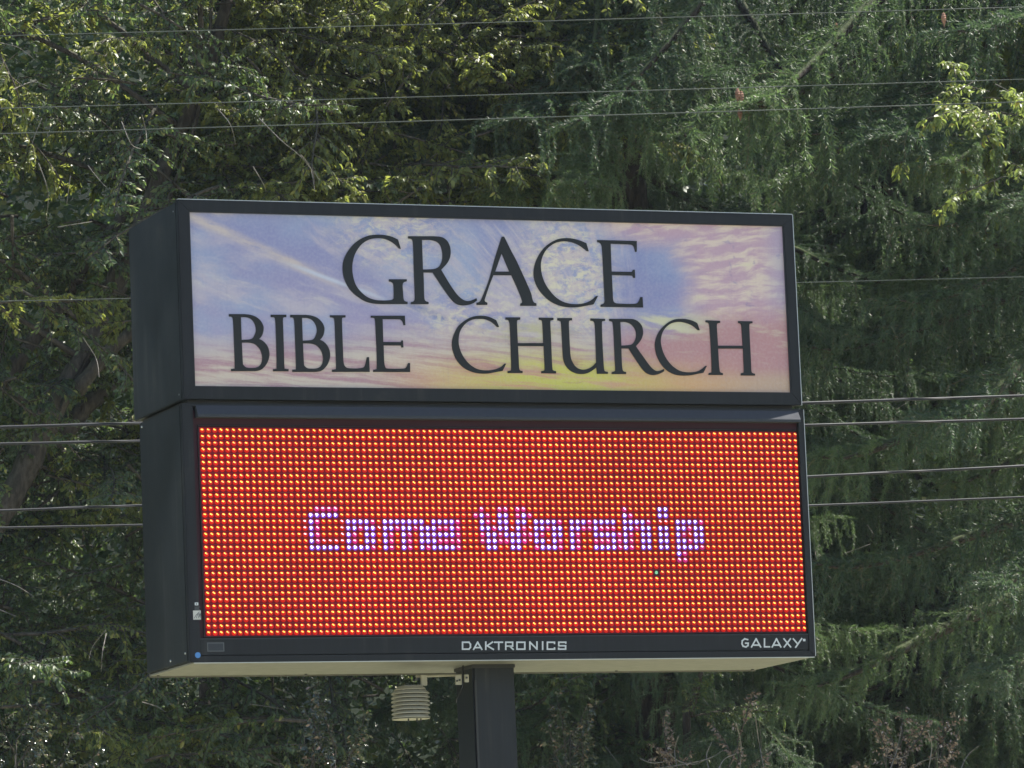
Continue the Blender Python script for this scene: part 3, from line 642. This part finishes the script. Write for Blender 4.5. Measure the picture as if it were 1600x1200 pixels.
M['leafy'] = m_leaf('sunny_leaves', (.050, .078, .032), (.150, .165, .052), (.27, .31, .06), .42, .44, .45, odd=(.30, .26, .05))
M['leafm'] = m_leaf('maple_leaves', (.075, .120, .035), (.15, .165, .045), (.22, .28, .06), .42, .45, .4, odd=(.34, .24, .04))
M['leafs'] = m_leaf('shrub_leaves', (.016, .028, .018), (.045, .055, .032), (.08, .10, .04), .25, .22, .9, odd=(.26, .16, .12))
M['needle'] = m_leaf('spruce_needles', (.020, .040, .026), (.066, .100, .052), (.075, .13, .05), .30, .5, .35, odd=(.14, .10, .07))
M['needle2'] = m_leaf('spruce_needles_light', (.030, .056, .030), (.105, .145, .064), (.11, .18, .058), .32, .5, .35, odd=(.16, .12, .08))
M['bark'] = m_bark('grey_brown_bark', (.035, .030, .026), (.085, .072, .062), .2)
M['bark2'] = m_bark('spruce_bark', (.020, .017, .015), (.055, .045, .038), .85)
M['twig'] = m_bark('dead_twig', (.10, .095, .085), (.22, .20, .18))
M['trail'] = m_bark('strand_stem', (.07, .055, .035), (.13, .10, .06))
M['leafp'] = m_leaf('pinkish_leaves', (.09, .075, .055), (.24, .17, .14), (.26, .18, .12), .3, .25, .9, odd=(.34, .30, .28))
M['cone'] = m_bark('spruce_cone', (.14, .07, .045), (.30, .17, .12))

def npmesh(name, v, f, mats, mi=None, smooth=False):
    """v (n,3); f list of equal-size index arrays"""
    me = bpy.data.meshes.new(name); nv = len(v)
    loops = np.concatenate([x.ravel() for x in f]).astype(np.int32)
    sizes = np.concatenate([np.full(len(x), x.shape[1]) for x in f]).astype(np.int32)
    starts = np.concatenate([[0], np.cumsum(sizes)[:-1]]).astype(np.int32)
    me.vertices.add(nv); me.vertices.foreach_set('co', np.asarray(v, np.float32).ravel())
    me.loops.add(len(loops)); me.loops.foreach_set('vertex_index', loops)
    me.polygons.add(len(sizes)); me.polygons.foreach_set('loop_start', starts)
    try: me.polygons.foreach_set('loop_total', sizes)
    except Exception: pass
    for m_ in mats: me.materials.append(m_)
    me.update(calc_edges=True); me.validate()
    return me
rng = np.random.default_rng(11)
def nrm(a): return a / np.maximum(np.linalg.norm(a, axis=-1, keepdims=True), 1e-9)
def leaves_np(P, D, Nn, L, W, fold=.25, curl=.25):
    """folded, curled leaves: P bases, D directions, Nn up-normals, L lengths, W widths"""
    D = nrm(D); S = nrm(np.cross(D, Nn)); U = np.cross(S, D)
    L = L[:, None]; W = W[:, None]
    b = P; m1 = P + D * L * .40 - U * W * fold * .0; 
    l1 = P + D * L * .30 + S * W * .5 + U * W * fold; r1 = P + D * L * .30 - S * W * .5 + U * W * fold
    l2 = P + D * L * .68 + S * W * .40 + U * (W * fold * .6 - L * curl * .4); r2 = P + D * L * .68 - S * W * .40 + U * (W * fold * .6 - L * curl * .4)
    tp = P + D * L - U * L * curl
    mm = P + D * L * .5 - U * L * curl * .15
    v = np.stack([b, l1, l2, tp, r2, r1, mm], 1).reshape(-1, 3); n = len(P); o = (np.arange(n) * 7)[:, None]
    f = np.concatenate([o + np.array([[0, 6, 1]]), o + np.array([[0, 5, 6]])]); 
    q = np.concatenate([o + np.array([[1, 6, 3, 2]]), o + np.array([[6, 5, 4, 3]])])
    return v, [f, q]
def curve(p, d, L, n, droop, wig):
    p = np.array(p, float); d = np.array(d, float) / np.linalg.norm(d); out = [p.copy()]
    for i in range(n):
        d = d + np.array([rng.normal(0, wig), rng.normal(0, wig), -droop + rng.normal(0, wig)]); d /= np.linalg.norm(d)
        p = p + d * L / n; out.append(p.copy())
    return np.array(out)

# ---- leafy branch variants (about 1 m, along +X)
def leafy_variant(L, nsub, lf, per, mat, droop=.05, wide=.62):
    mb = MB(); main = curve((0, 0, 0), (1, 0, .15), L, 9, droop, .07)
    mb.tube(main, np.linspace(.009, .003, 10), 5)
    P, D = [], []
    for i in range(nsub):
        k = 1 + int((i + .5) / nsub * 7.4); side = 1 if i % 2 else -1
        base_ = main[k] + (main[min(k + 1, 9)] - main[k]) * rng.random()
        an = rng.uniform(.5, 1.3) * side; t = main[min(k + 1, 9)] - main[k]; t /= np.linalg.norm(t)
        d = np.array([t[0] * math.cos(an) - t[1] * math.sin(an), t[0] * math.sin(an) + t[1] * math.cos(an), t[2] + rng.uniform(-.5, .5)])
        sub = curve(base_, d, rng.uniform(.25, .55) * L * wide * (1.1 - .6 * i / nsub), 6, .07, .10)
        mb.tube(sub, np.linspace(.0042, .0015, 7), 4)
        m_ = per
        tt = np.sort(rng.random(m_)) * .92 + .08
        for j, u in enumerate(tt):
            s = u * 6; a = min(5, int(s)); p = sub[a] + (sub[a + 1] - sub[a]) * (s - a); tg = sub[a + 1] - sub[a]; tg /= np.linalg.norm(tg)
            sd_ = 1 if j % 2 else -1
            o = np.cross(tg, [0, 0, 1]) * sd_; 
            P.append(p); D.append(tg * .6 + o * rng.uniform(.5, 1.2) + np.array([0, 0, rng.uniform(-.9, .1)]) + rng.normal(0, .2, 3))
    P = np.array(P); D = np.array(D); n = len(P)
    Nn = nrm(np.array([0, 0, 1.0]) + rng.normal(0, .42, (n, 3)))
    Ls = lf * rng.uniform(.6, 1.25, n)
    v, f = leaves_np(P, D, Nn, Ls, Ls * rng.uniform(.36, .60, n), .2, .3)
    return mb.mesh('branch', M['bark'], True), npmesh('leaves', v, f, [mat])
def mk(n, *a, **k): return [leafy_variant(*a, **k) for _ in range(n)]
VAR = {'leaf': mk(6, .9, 26, .027, 30, M['leaf']), 'leafy': mk(6, .9, 24, .029, 29, M['leafy']),
       'leafm': mk(3, .9, 13, .066, 13, M['leafm']), 'leafs': mk(3, .6, 12, .045, 12, M['leafs'], droop=-.02), 'leafp': mk(3, .5, 8, .042, 7, M['leafp'], droop=-.02)}

def add_branch(tree, var, loc, dirv, roll, sc, nb='branch', nl='leaves'):
    x = Vector(dirv).normalized(); q = x.to_track_quat('X', 'Z'); q = q @ Matrix.Rotation(roll, 3, 'X').to_quaternion()
    b = link(nb, var[0], tree); b.rotation_mode = 'QUATERNION'; b.rotation_quaternion = q; b.scale = (sc,) * 3
    b.location = Vector(loc) - Vector(tree.location)
    l = link(nl, var[1], b); l['kind'] = 'stuff'
    return b
def limb(tree, pts, r0, r1, mat, name='limb', k=8):
    P = [Vector(p) for p in pts]; Q = []; RR = []
    for i in range(len(P) - 1):
        for j in range(6):
            u = j / 6; a = P[max(i - 1, 0)]; b = P[i]; c = P[i + 1]; d = P[min(i + 2, len(P) - 1)]
            Q.append(.5 * ((2 * b) + (c - a) * u + (2 * a - 5 * b + 4 * c - d) * u * u + (3 * b - a - 3 * c + d) * u ** 3))
    Q.append(P[-1]); n = len(Q)
    for i in range(n): RR.append((r0 + (r1 - r0) * i / (n - 1)) * (1 + .10 * math.sin(i * 1.7) + R.uniform(-.05, .05)))
    mb = MB(); mb.tube([q - Vector(tree.location) for q in Q], RR, k)
    link(name, mb.mesh(name, mat, True), tree); return Q

def decid(name, label, cat, path, Y, r0, vk, count, x0, x1, z0, z1, ylo, yhi, extra=(), group=None, sc=(.75, 1.25), dens=None):
    base_ = at(*path[0], Y); base_.z = GZ
    t = thing(name, label, cat, base_, group)
    tr = [base_] + [at(px, py, Y) for px, py in path[1:]]
    T = limb(t, tr, r0, r0 * .28, M['bark'], 'trunk', 10)
    L_ = list(T[len(T) // 4:])
    for e in extra: 
        Ye = e[3] if len(e) > 3 else Y
        L_ += limb(t, [at(a, b, Ye) for a, b in e[0]], e[1], e[2], M['bark'], 'limb', 8)
    # random limbs filling the crown
    anchors = []
    for i in range(14):
        o = Vector(R.choice(T[len(T) // 4:])); tx = Vector((R.uniform(x0, x1), R.uniform(ylo, yhi), R.uniform(max(z0, o.z - .5), z1)))
        m_ = (o + tx) / 2 + Vector((R.uniform(-.3, .3), R.uniform(-.3, .3), R.uniform(.0, .5)))
        anchors += limb(t, [o, m_, tx], .018, .006, M['bark'], 'limb', 6)
    n = 0
    while n < count:
        p = Vector((R.uniform(x0, x1), R.uniform(ylo, yhi), R.uniform(z0, z1)))
        if dens and R.random() > dens(p): continue
        if math.sin(p.x * 5.1 + p.y * 2.3) + math.sin(p.z * 5.7 + p.x * 2.1 - p.y) + math.sin(p.z * 3.1 - p.x * 4.0) < R.uniform(-1.6, -.2): continue
        # hang from the nearest limb point when close, keep the outward direction
        dv = Vector((R.gauss(0, .8), R.uniform(-1.3, .5), R.uniform(-.7, .3)))
        if dv.length < .3: continue
        add_branch(t, R.choice(VAR[R.choice(vk) if isinstance(vk, tuple) else vk]), p - dv.normalized() * .3, dv, R.uniform(-.6, .6), R.uniform(*sc)); n += 1
    return t
def xr(px0, px1, Y): return at(px0, 600, Y).x, at(px1, 600, Y).x
def zr(py0, py1, Y): return at(800, py1, Y).z, at(800, py0, Y).z

x0, x1 = xr(-200, 420, 10.5); z0, z1 = zr(-130, 1300, 10.5)
tA = decid('old_tree', 'leaning grey trunked tree left of the sign, its bare forking limbs showing through dark leaves', 'tree', [(-160, 1400), (-90, 1050), (-30, 860), (34, 745), (85, 640), (150, 520), (200, 390), (262, 250), (330, 90), (380, -120), (420, -400)], 10.6, .085, ('leaf', 'leaf', 'leafy'), 295, x0, x1, z0, z1, 9.8, 12.2,
    extra=[([(118, 612), (180, 540), (240, 500), (300, 470)], .045, .02, 10.5), ([(-80, 730), (0, 605), (60, 520), (110, 455), (145, 395), (230, 285), (345, 95)], .05, .02, 10.9), ([(40, 760), (130, 640), (190, 600), (300, 560)], .06, .03, 11.2), ([(190, 470), (200, 400), (205, 340)], .05, .04, 11.4)],
    dens=lambda p: .45 if p.y < 10.5 and zr(350, 780, 10.5)[0] < p.z < zr(350, 780, 10.5)[1] else 1)
x0, x1 = xr(330, 960, 11.0); z0, z1 = zr(-110, 430, 11.0)
tB = decid('broadleaf_tree', 'broadleaf tree with sunlit yellow green glossy leaves above the middle of the sign', 'tree', [(768, 1400), (770, 1000), (760, 700), (720, 350), (690, 120), (650, -100), (660, -450)], 12.6, .10, 'leafy', 295, x0, x1, z0, z1, 10.2, 12.2,
    dens=lambda p: 1 if p.z > zr(-400, 190, 11.5)[0] or p.x < xr(300, 560, 11.5)[1] else .35)
x0, x1 = xr(180, 980, 11.5); z0, z1 = zr(420, 1400, 11.5)
tC = decid('understory_tree', 'dim dark leaved tree behind the board, showing below its left half', 'tree', [(330, 1500), (320, 1150), (340, 900), (380, 700), (400, 500), (420, 300)], 13.6, .045, 'leaf', 240, x0, x1, z0, z1, 10.8, 14.0)
x0, x1 = xr(1490, 1800, 9.6); z0, z1 = zr(-160, 215, 9.6)
tD = decid('maple_tree', 'yellow green maple glowing among the spruce boughs at the right edge', 'tree', [(1720, 1700), (1720, 1000), (1700, 500), (1680, 250), (1660, 0), (1650, -200)], 9.6, .07, 'leafm', 60, x0, x1, z0, z1, 9.0, 10.2,
    extra=[([(1690, 330), (1600, 250), (1520, 190)], .02, .008)])

for q in range(13):
    px, py = R.gauss(1548, 28), R.gauss(182, 38)
    add_branch(tD, R.choice(VAR['leafm']), at(px, py, 7.6 + R.uniform(-.3, .3)), (R.gauss(0, 1), R.uniform(-1, .2), R.uniform(-.5, .2)), R.uniform(-.6, .6), R.uniform(.34, .52))
# ---- spruce branches: mossy limb with hanging, needled strands
def needles_on(pts, P, D, step=.010, nl=.022, per=4):
    seg = np.linalg.norm(np.diff(pts, axis=0), axis=1); cum = np.concatenate([[0], np.cumsum(seg)])
    m_ = max(2, int(cum[-1] / step)); s = np.linspace(0, cum[-1], m_)
    X = np.stack([np.interp(s, cum, pts[:, k]) for k in range(3)], 1)
    T = nrm(np.gradient(X, axis=0)); 
    for k in range(per):
        r_ = nrm(np.cross(T, rng.normal(0, 1, T.shape)))
        P.append(X); D.append(r_ * rng.uniform(.6, 1.0, (m_, 1)) * nl + T * nl * .75)
def spruce_variant(L, nst, smin, smax, mat, dip=.1, rad=.030, bare=False):
    mb = MB(); main = curve((0, 0, 0), (math.cos(dip), 0, -math.sin(dip)), L, 12, .02 if dip > .4 else .035, .045)
    # tips of spruce limbs turn up
    main[-3:, 2] += np.array([.01, .03, .07]) * L
    mb.tube(main, np.linspace(rad, .006, 13) * (L / 2.2), 8)
    st = MB(); P, D = [], []
    for i in range(nst):
        u = (i + rng.random()) / nst; u = .08 + .92 * u; s = u * 12; a = min(11, int(s))
        b0 = main[a] + (main[a + 1] - main[a]) * (s - a); side = rng.choice([-1, 1]); 
        rch = rng.uniform(.02, .42) * (1 - .55 * u) + .03
        d = np.array([rng.uniform(.2, .9), side * 1.0, rng.uniform(-.35, .15)])
        sub = curve(b0, d, rch, 4, .05, .08)
        hang = curve(sub[-1], (sub[-1] - sub[-2]) * 4 / rch * .25 + np.array([0, 0, -.5]), rng.uniform(smin, smax) * (1.15 - .6 * u) * rng.choice([.35, .7, 1.0, 1.15]), 8, .36, .12)
        al = np.concatenate([sub, hang[1:]])
        st.tube(al, np.linspace(.0032, .0012, len(al)), 3, cap=False)
        needles_on(al, P, D)
        if rng.random() < .5:      # short side shoots
            k = rng.integers(4, len(al) - 2); sh = curve(al[k], nrm(np.array([rng.normal(), rng.normal(), -.6])), rng.uniform(.06, .14), 4, .25, .06)
            needles_on(sh, P, D)
    # bushy upturned tip
    for i in range(16):
        u = rng.uniform(.78, 1); s = u * 12; a = min(11, int(s)); b0 = main[a] + (main[a + 1] - main[a]) * (s - a)
        sh = curve(b0, nrm(np.array([1, rng.choice([-1, 1]) * rng.uniform(.5, 1.1), rng.uniform(-.1, .25)])), rng.uniform(.10, .24), 5, .09, .04)
        needles_on(sh, P, D, .008, .016, 6)
    if not bare: needles_on(main[6:], P, D, .006, .018, 6)
    for q in range(0 if bare else 5): needles_on(main + np.array([0, 0, rad * .5]) + rng.normal(0, rad * .3, (13, 3)), P, D, .012, .020, 2)
    if bare:                     # ragged moss and short shoots along the top of the limb only
        for q in range(46):
            u = rng.random() * 11.5; a = int(u); b0 = main[a] + (main[a + 1] - main[a]) * (u - a) + np.array([0, rng.normal(0, .01), rad * (1 - u / 16) * .9])
            sh = curve(b0, nrm(np.array([rng.uniform(.2, 1), rng.normal(0, .5), rng.uniform(0, .5)])), rng.uniform(.02, .10), 3, .1, .1)
            needles_on(sh, P, D, .006, .011, 5)
    P = np.concatenate(P); D = np.concatenate(D); n = len(P)
    W = nrm(np.cross(D, rng.normal(0, 1, D.shape))) * .0018
    v = np.stack([P - W, P + W, P + D * .6 + W * .9, P + D], 1).reshape(-1, 3); o = (np.arange(n) * 4)[:, None]
    # strands share the needle object (stems first)
    sv = np.array(st.v); nf = o + np.array([[0, 1, 2, 3]]) + len(sv)
    me = npmesh('needles', np.concatenate([sv, v]), [np.array(st.f), nf], [mat])
    return mb.mesh('branch', M['bark2'], True), me
SPD = {d: [spruce_variant(2.3, 120, .18, .52, M['needle'], d), spruce_variant(1.6, 90, .16, .45, M['needle2'], d)] for d in (.05, .30, .52)}
SPX = [spruce_variant(2.4, 120, .14, .42, M['needle'], .62, .062, True), spruce_variant(2.4, 120, .14, .46, M['needle2'], .62, .058, True), spruce_variant(1.8, 90, .12, .36, M['needle'], .62, .044, True)]
SPL = (2.4, 2.4, 1.8)
def add_spruce_branch(tree, var, loc, yaw, sc, tilt=0.0):
    b = link('branch', var[0], tree); b.rotation_euler = (0, tilt, yaw); b.scale = (sc,) * 3
    b.location = Vector(loc) - Vector(tree.location)
    l = link('needles', var[1], b); l['kind'] = 'stuff'; return b
def spruce(label, px, Y, zlo, zhi, per, dz, lenf, extra=(), lean=0, rt=.16, sparse=0):
    base_ = at(px, 900, Y); base_.z = GZ
    t = thing('spruce_tree', label, 'tree', base_, 'drooping spruces right of the sign')
    top = at(px, 900, Y); 
    limb(t, [base_, Vector((base_.x, Y, (GZ + zhi) / 2)), Vector((base_.x + lean, Y, zhi + 3.5))], rt, rt * .4, M['bark2'], 'trunk', 12)
    z = zlo; n = 0
    while z < zhi + 1.6 and n < 280:
        for k in range(per):
            az = R.uniform(0, 2 * math.pi)
            if math.sin(az) > .55 and R.random() < .7: continue
            if sparse and math.sin(az) < -.25 and R.random() < sparse: continue       # few limbs on the far side
            zz = z + R.uniform(-.15, .15); v = R.choice(SPD[R.choice((.05, .30, .52))])
            add_spruce_branch(t, v, (base_.x + math.cos(az) * .1, Y + math.sin(az) * .1, zz), az, lenf * R.uniform(.75, 1.15)); n += 1
        z += dz if z < zhi - .5 else dz * 1.9
    for e in extra:
        A, B_p = at(*e[0], e[2]), at(*e[1], e[3]); q = B_p - A; dp = math.atan2(-q.z, math.hypot(q.x, q.y))
        add_spruce_branch(t, SPX[e[4]], A, math.atan2(q.y, q.x), q.length / SPL[e[4]], max(-.35, min(.35, dp - .66)))
    return t, base_
zl, zh = at(1000, 1500, 12).z, at(1000, -200, 12).z
sA, bA = spruce('nearer spruce whose trunk stands just behind the right part of the sign', 1010, 11.2, zl, zh, 6, .30, .82,
    extra=[((1010, -80), (850, 260), 10.9, 9.8, 2), ((1010, -200), (790, 110), 10.9, 10.0, 0), ((1015, 10), (930, 330), 10.9, 9.4, 1), ((1010, -120), (1090, 260), 10.9, 9.2, 1), ((1010, -200), (1230, 160), 10.9, 9.6, 0)])
sB, bB = spruce('spruce at the right edge with long mossy limbs sweeping down to the left', 1800, 11.6, zl, zh, 5, .34, 1.25, sparse=.92,
    extra=[((1760, -200), (1185, 215), 9.6, 8.5, 0), ((1900, -300), (1175, 245), 9.4, 8.3, 1), ((1700, -60), (1320, 300), 9.3, 8.4, 2), ((1850, 0), (1440, 320), 9.0, 8.0, 0), ((1830, 10), (1470, 300), 8.8, 7.9, 1), ((1800, 150), (1500, 430), 9.0, 8.1, 2), ((1560, -150), (1185, 205), 8.9, 8.2, 1), ((1750, 330), (1440, 540), 9.0, 8.2, 2), ((1850, 430), (1300, 640), 9.0, 8.3, 0), ((1200, -140), (950, 250), 9.5, 9.1, 2), ((1005, 20), (1135, 195), 11.1, 9.3, 2), ((1120, 390), (1330, 560), 9.4, 8.7, 2), ((1850, 520), (1270, 760), 9.2, 8.6, 1), ((1700, 420), (1290, 610), 9.4, 9.0, 2), ((1900, 640), (1400, 900), 9.2, 8.5, 0), ((1750, 760), (1300, 960), 9.6, 9.0, 2), ((1640, -60), (1240, 330), 9.8, 9.1, 1), ((1900, -160), (1540, 130), 8.8, 8.0, 2), ((1900, 250), (1540, 480), 9.2, 8.6, 0), ((1900, 560), (1480, 790), 9.4, 8.9, 1), ((1850, 820), (1420, 1040), 9.2, 8.6, 0), ((1700, 900), (1240, 1110), 9.8, 9.2, 1), ((1800, 280), (1400, 470), 9.9, 9.3, 1)])
sC, bC = spruce('spruce standing further back between the other two', 1400, 12.9, zl, zh, 6, .30, 1.1, sparse=.6)

def cone(tree, px, py, Y, ln):
    p = at(px, py, Y) - Vector(tree.location); mb = MB()
    prof = [(.004, 0)]
    for k in range(1, 12): prof.append((.013 * math.sin(math.pi * min(.94, .12 + k / 13)) * (1.12 if k % 2 else .9), -ln * k / 12))
    prof.append((.003, -ln)); mb.lathe(prof, p, 10); link('cone', mb.mesh('cone', M['cone']), tree)
for px, py, ln in ((1152, 138, .075), (1158, 142, .075), (1156, 170, .06)): cone(sA, px, py, 8.4, ln)
cone(sB, 1474, 20, 8.0, .07); cone(sB, 1306, 36, 10.2, .05)

# ---- pale dead twigs and vine stems hanging in the left tree
def stem(tree, pts, Y, r=.0026, mat='twig', name='bare_twig'):
    P = [at(a, b, Y + R.uniform(-.15, .15)) for a, b in pts]
    limb(tree, P, r, r * .5, M[mat], name, 5)
for pts in ([(0, 67), (30, 75), (60, 98)], [(20, 140), (50, 128), (75, 135)], [(405, 185), (440, 220), (470, 245), (500, 282)], [(470, 242), (485, 262), (492, 300)], [(190, 190), (205, 225), (222, 233)], [(340, 170), (360, 195), (368, 225)], [(65, 185), (55, 210), (45, 240)], [(137, 258), (150, 275), (165, 292)], [(90, 355), (120, 350), (145, 346)], [(222, 180), (228, 205), (229, 222)], [(395, 260), (410, 285), (416, 300)], [(130, 528), (150, 560), (155, 590)], [(0, 905), (25, 915), (50, 930)], [(165, 985), (145, 1010), (139, 1030)], [(166, 990), (160, 1020), (158, 1050)], [(0, 953), (25, 963)], [(222, 1097), (245, 1104), (258, 1112)], [(60, 255), (75, 300), (72, 345)], [(110, 275), (104, 320)]):
    stem(tA, pts, 9.5)
for pts in ([(540, 30), (560, 40), (575, 75), (583, 105)], [(600, 120), (606, 155)], [(535, 40), (545, 28), (553, 36)], [(985, 15), (1003, 25), (1018, 45)]): stem(tB, pts, 10.4)
for pts in ([(560, 1080), (556, 1095)], [(565, 1105), (570, 1122)], [(430, 1075), (455, 1085)], [(390, 1100), (430, 1106), (455, 1112)], [(475, 1140), (476, 1170)]): stem(tC, pts, 10.6)
for pts in ([(1272, 845), (1278, 880), (1300, 905)], [(1355, 820), (1365, 835)], [(1230, 1075), (1255, 1090), (1270, 1100)], [(1180, 1092), (1200, 1105)], [(1110, 1050), (1117, 1090), (1115, 1110)], [(1090, 1082), (1116, 1112)], [(1320, 865), (1360, 850)], [(945, 1165), (968, 1195)], [(1186, 1120), (1190, 1170), (1195, 1200)], [(1310, 1120), (1320, 1130)]): stem(sA, pts, 10.2)
for pts in ([(1400, 640), (1430, 620)], [(1480, 545), (1510, 530)], [(1560, 395), (1585, 420)], [(1470, 800), (1500, 790)]): stem(sB, pts, 9.9)

# ---- saplings and shrubs low in the picture
sp = thing('sapling', 'slender brown sapling stem below the right half of the sign', 'tree', at(1075, 1600, 10.0)); sp.location.z = GZ
limb(sp, [Vector((at(1072, 1300, 10).x, 10, GZ)), at(1074, 1180, 10), at(1080, 1100, 10), at(1094, 1040, 10), at(1092, 960, 10)], .026, .020, M['bark2'], 'trunk')
for (px, py) in ((1092, 980), (1080, 1120), (1082, 1050), (1090, 900)):
    for k in range(3): add_branch(sp, R.choice(VAR['leaf']), at(px, py, 10), (R.gauss(0, 1), R.uniform(-.6, .6), .2), 0, .6)
def shrub(label, px, py, wpx, n, Y, var='leafs'):
    b = at(px, py, Y); base_ = Vector((b.x, Y, GZ)); t = thing('shrub', label, 'shrub', base_, 'glossy shrubs at the foot of the picture')
    for k in range(n):
        q = at(px + R.uniform(-wpx, wpx), py + R.uniform(-10, 70), Y + R.uniform(-.3, .3))
        limb(t, [base_ + Vector((R.uniform(-.1, .1), 0, 0)), (base_ + q) / 2 + Vector((R.uniform(-.1, .1), 0, 0)), q], .007, .003, M['bark'], 'stem', 5)
        for j in range(3):
            add_branch(t, R.choice(VAR[var]), q - Vector((0, 0, j * .12)), (R.gauss(0, .7), R.uniform(-.8, .4), .9), R.uniform(-.5, .5), R.uniform(.35, .6))
    return t
shR = shrub('glossy leaved shrub just right of the post and the sapling', 1110, 1160, 70, 6, 9.2, 'leafp')
shP = shrub('shrub with pinkish shining leaves in the lower right corner', 1440, 1150, 60, 7, 9.0, 'leafp')
shrub('shrub with white glinting leaves below the left half of the sign', 510, 1160, 30, 4, 9.2)
shrub('low shrub in the bottom left corner', 60, 1150, 40, 4, 9.2)
shrub('small shrub immediately right of the post', 890, 1150, 26, 4, 9.4)

for pts in ([(1046, 1178), (1062, 1190), (1085, 1194), (1100, 1188)], [(1030, 1200), (1058, 1196), (1105, 1186), (1130, 1172)], [(1108, 1204), (1104, 1180), (1112, 1160)], [(1180, 1120), (1186, 1160), (1194, 1204)], [(1120, 1206), (1132, 1186), (1150, 1178)], [(1000, 1185), (1018, 1192), (1040, 1190)], [(1060, 1150), (1054, 1172), (1058, 1200)], [(1150, 1130), (1158, 1165), (1156, 1204)]): stem(shR, pts, 9.0, .0035)
for pts in ([(1390, 1204), (1402, 1170), (1410, 1130)], [(1450, 1206), (1456, 1165), (1448, 1140)], [(1500, 1204), (1512, 1180), (1530, 1165)], [(1425, 1204), (1440, 1190), (1470, 1182)], [(1380, 1180), (1398, 1186), (1420, 1180)]): stem(shP, pts, 8.8, .0032)

# ---- far woodland: one mass of leaves nobody could count
n = 380000; Yv = 15.0 + 4.5 * rng.random(n) ** 1.5
P = np.stack([rng.uniform(1, 16, n), Yv, rng.uniform(GZ, GZ + 14.5, n)], 1)
cl = np.sin(P[:, 0] * 2.9 + P[:, 2] * 1.8) + np.sin(P[:, 0] * 1.9 - P[:, 2] * 3.1 + P[:, 1]) + rng.normal(0, .7, n)
P = P[cl > -2.2]; n = len(P)
D = nrm(np.stack([rng.normal(0, 1, n), rng.normal(0, .8, n), rng.uniform(-1, .2, n)], 1))
S_ = nrm(np.cross(D, nrm(np.array([0, 0, 1.0]) + rng.normal(0, .6, (n, 3))))); Ls = rng.uniform(.05, .12, n)[:, None]
v = np.stack([P, P + D * Ls * .45 + S_ * Ls * .3 + np.array([0, 0, .01]), P + D * Ls, P + D * Ls * .45 - S_ * Ls * .3 + np.array([0, 0, .01])], 1).reshape(-1, 3)
o = (np.arange(n) * 4)[:, None]; f = [np.concatenate([o + np.array([[0, 1, 2]]), o + np.array([[0, 2, 3]])])]
tag(link('woodland', npmesh('woodland', v, f, [M['leaf']])), 'dark mass of woodland leaves filling the gaps behind the trees', 'woodland', kind='stuff')


# ---- thin bluish scattering volume, added to lift the shadows
mb = MB(); mb.box(-22, 34, -19, 62.5, GZ - 1, GZ + 18.5)
t = Nt('fill_haze'); t.n.remove(t.b); pv = t.add('ShaderNodeVolumePrincipled')
pv.inputs['Color'].default_value = (.72, .84, 1, 1); pv.inputs['Density'].default_value = FILL_HAZE; pv.inputs['Anisotropy'].default_value = .2
t.l.new(pv.outputs[0], t.out.inputs['Volume'])
tag(mb.build('fill_haze', t.m), kind='stuff')
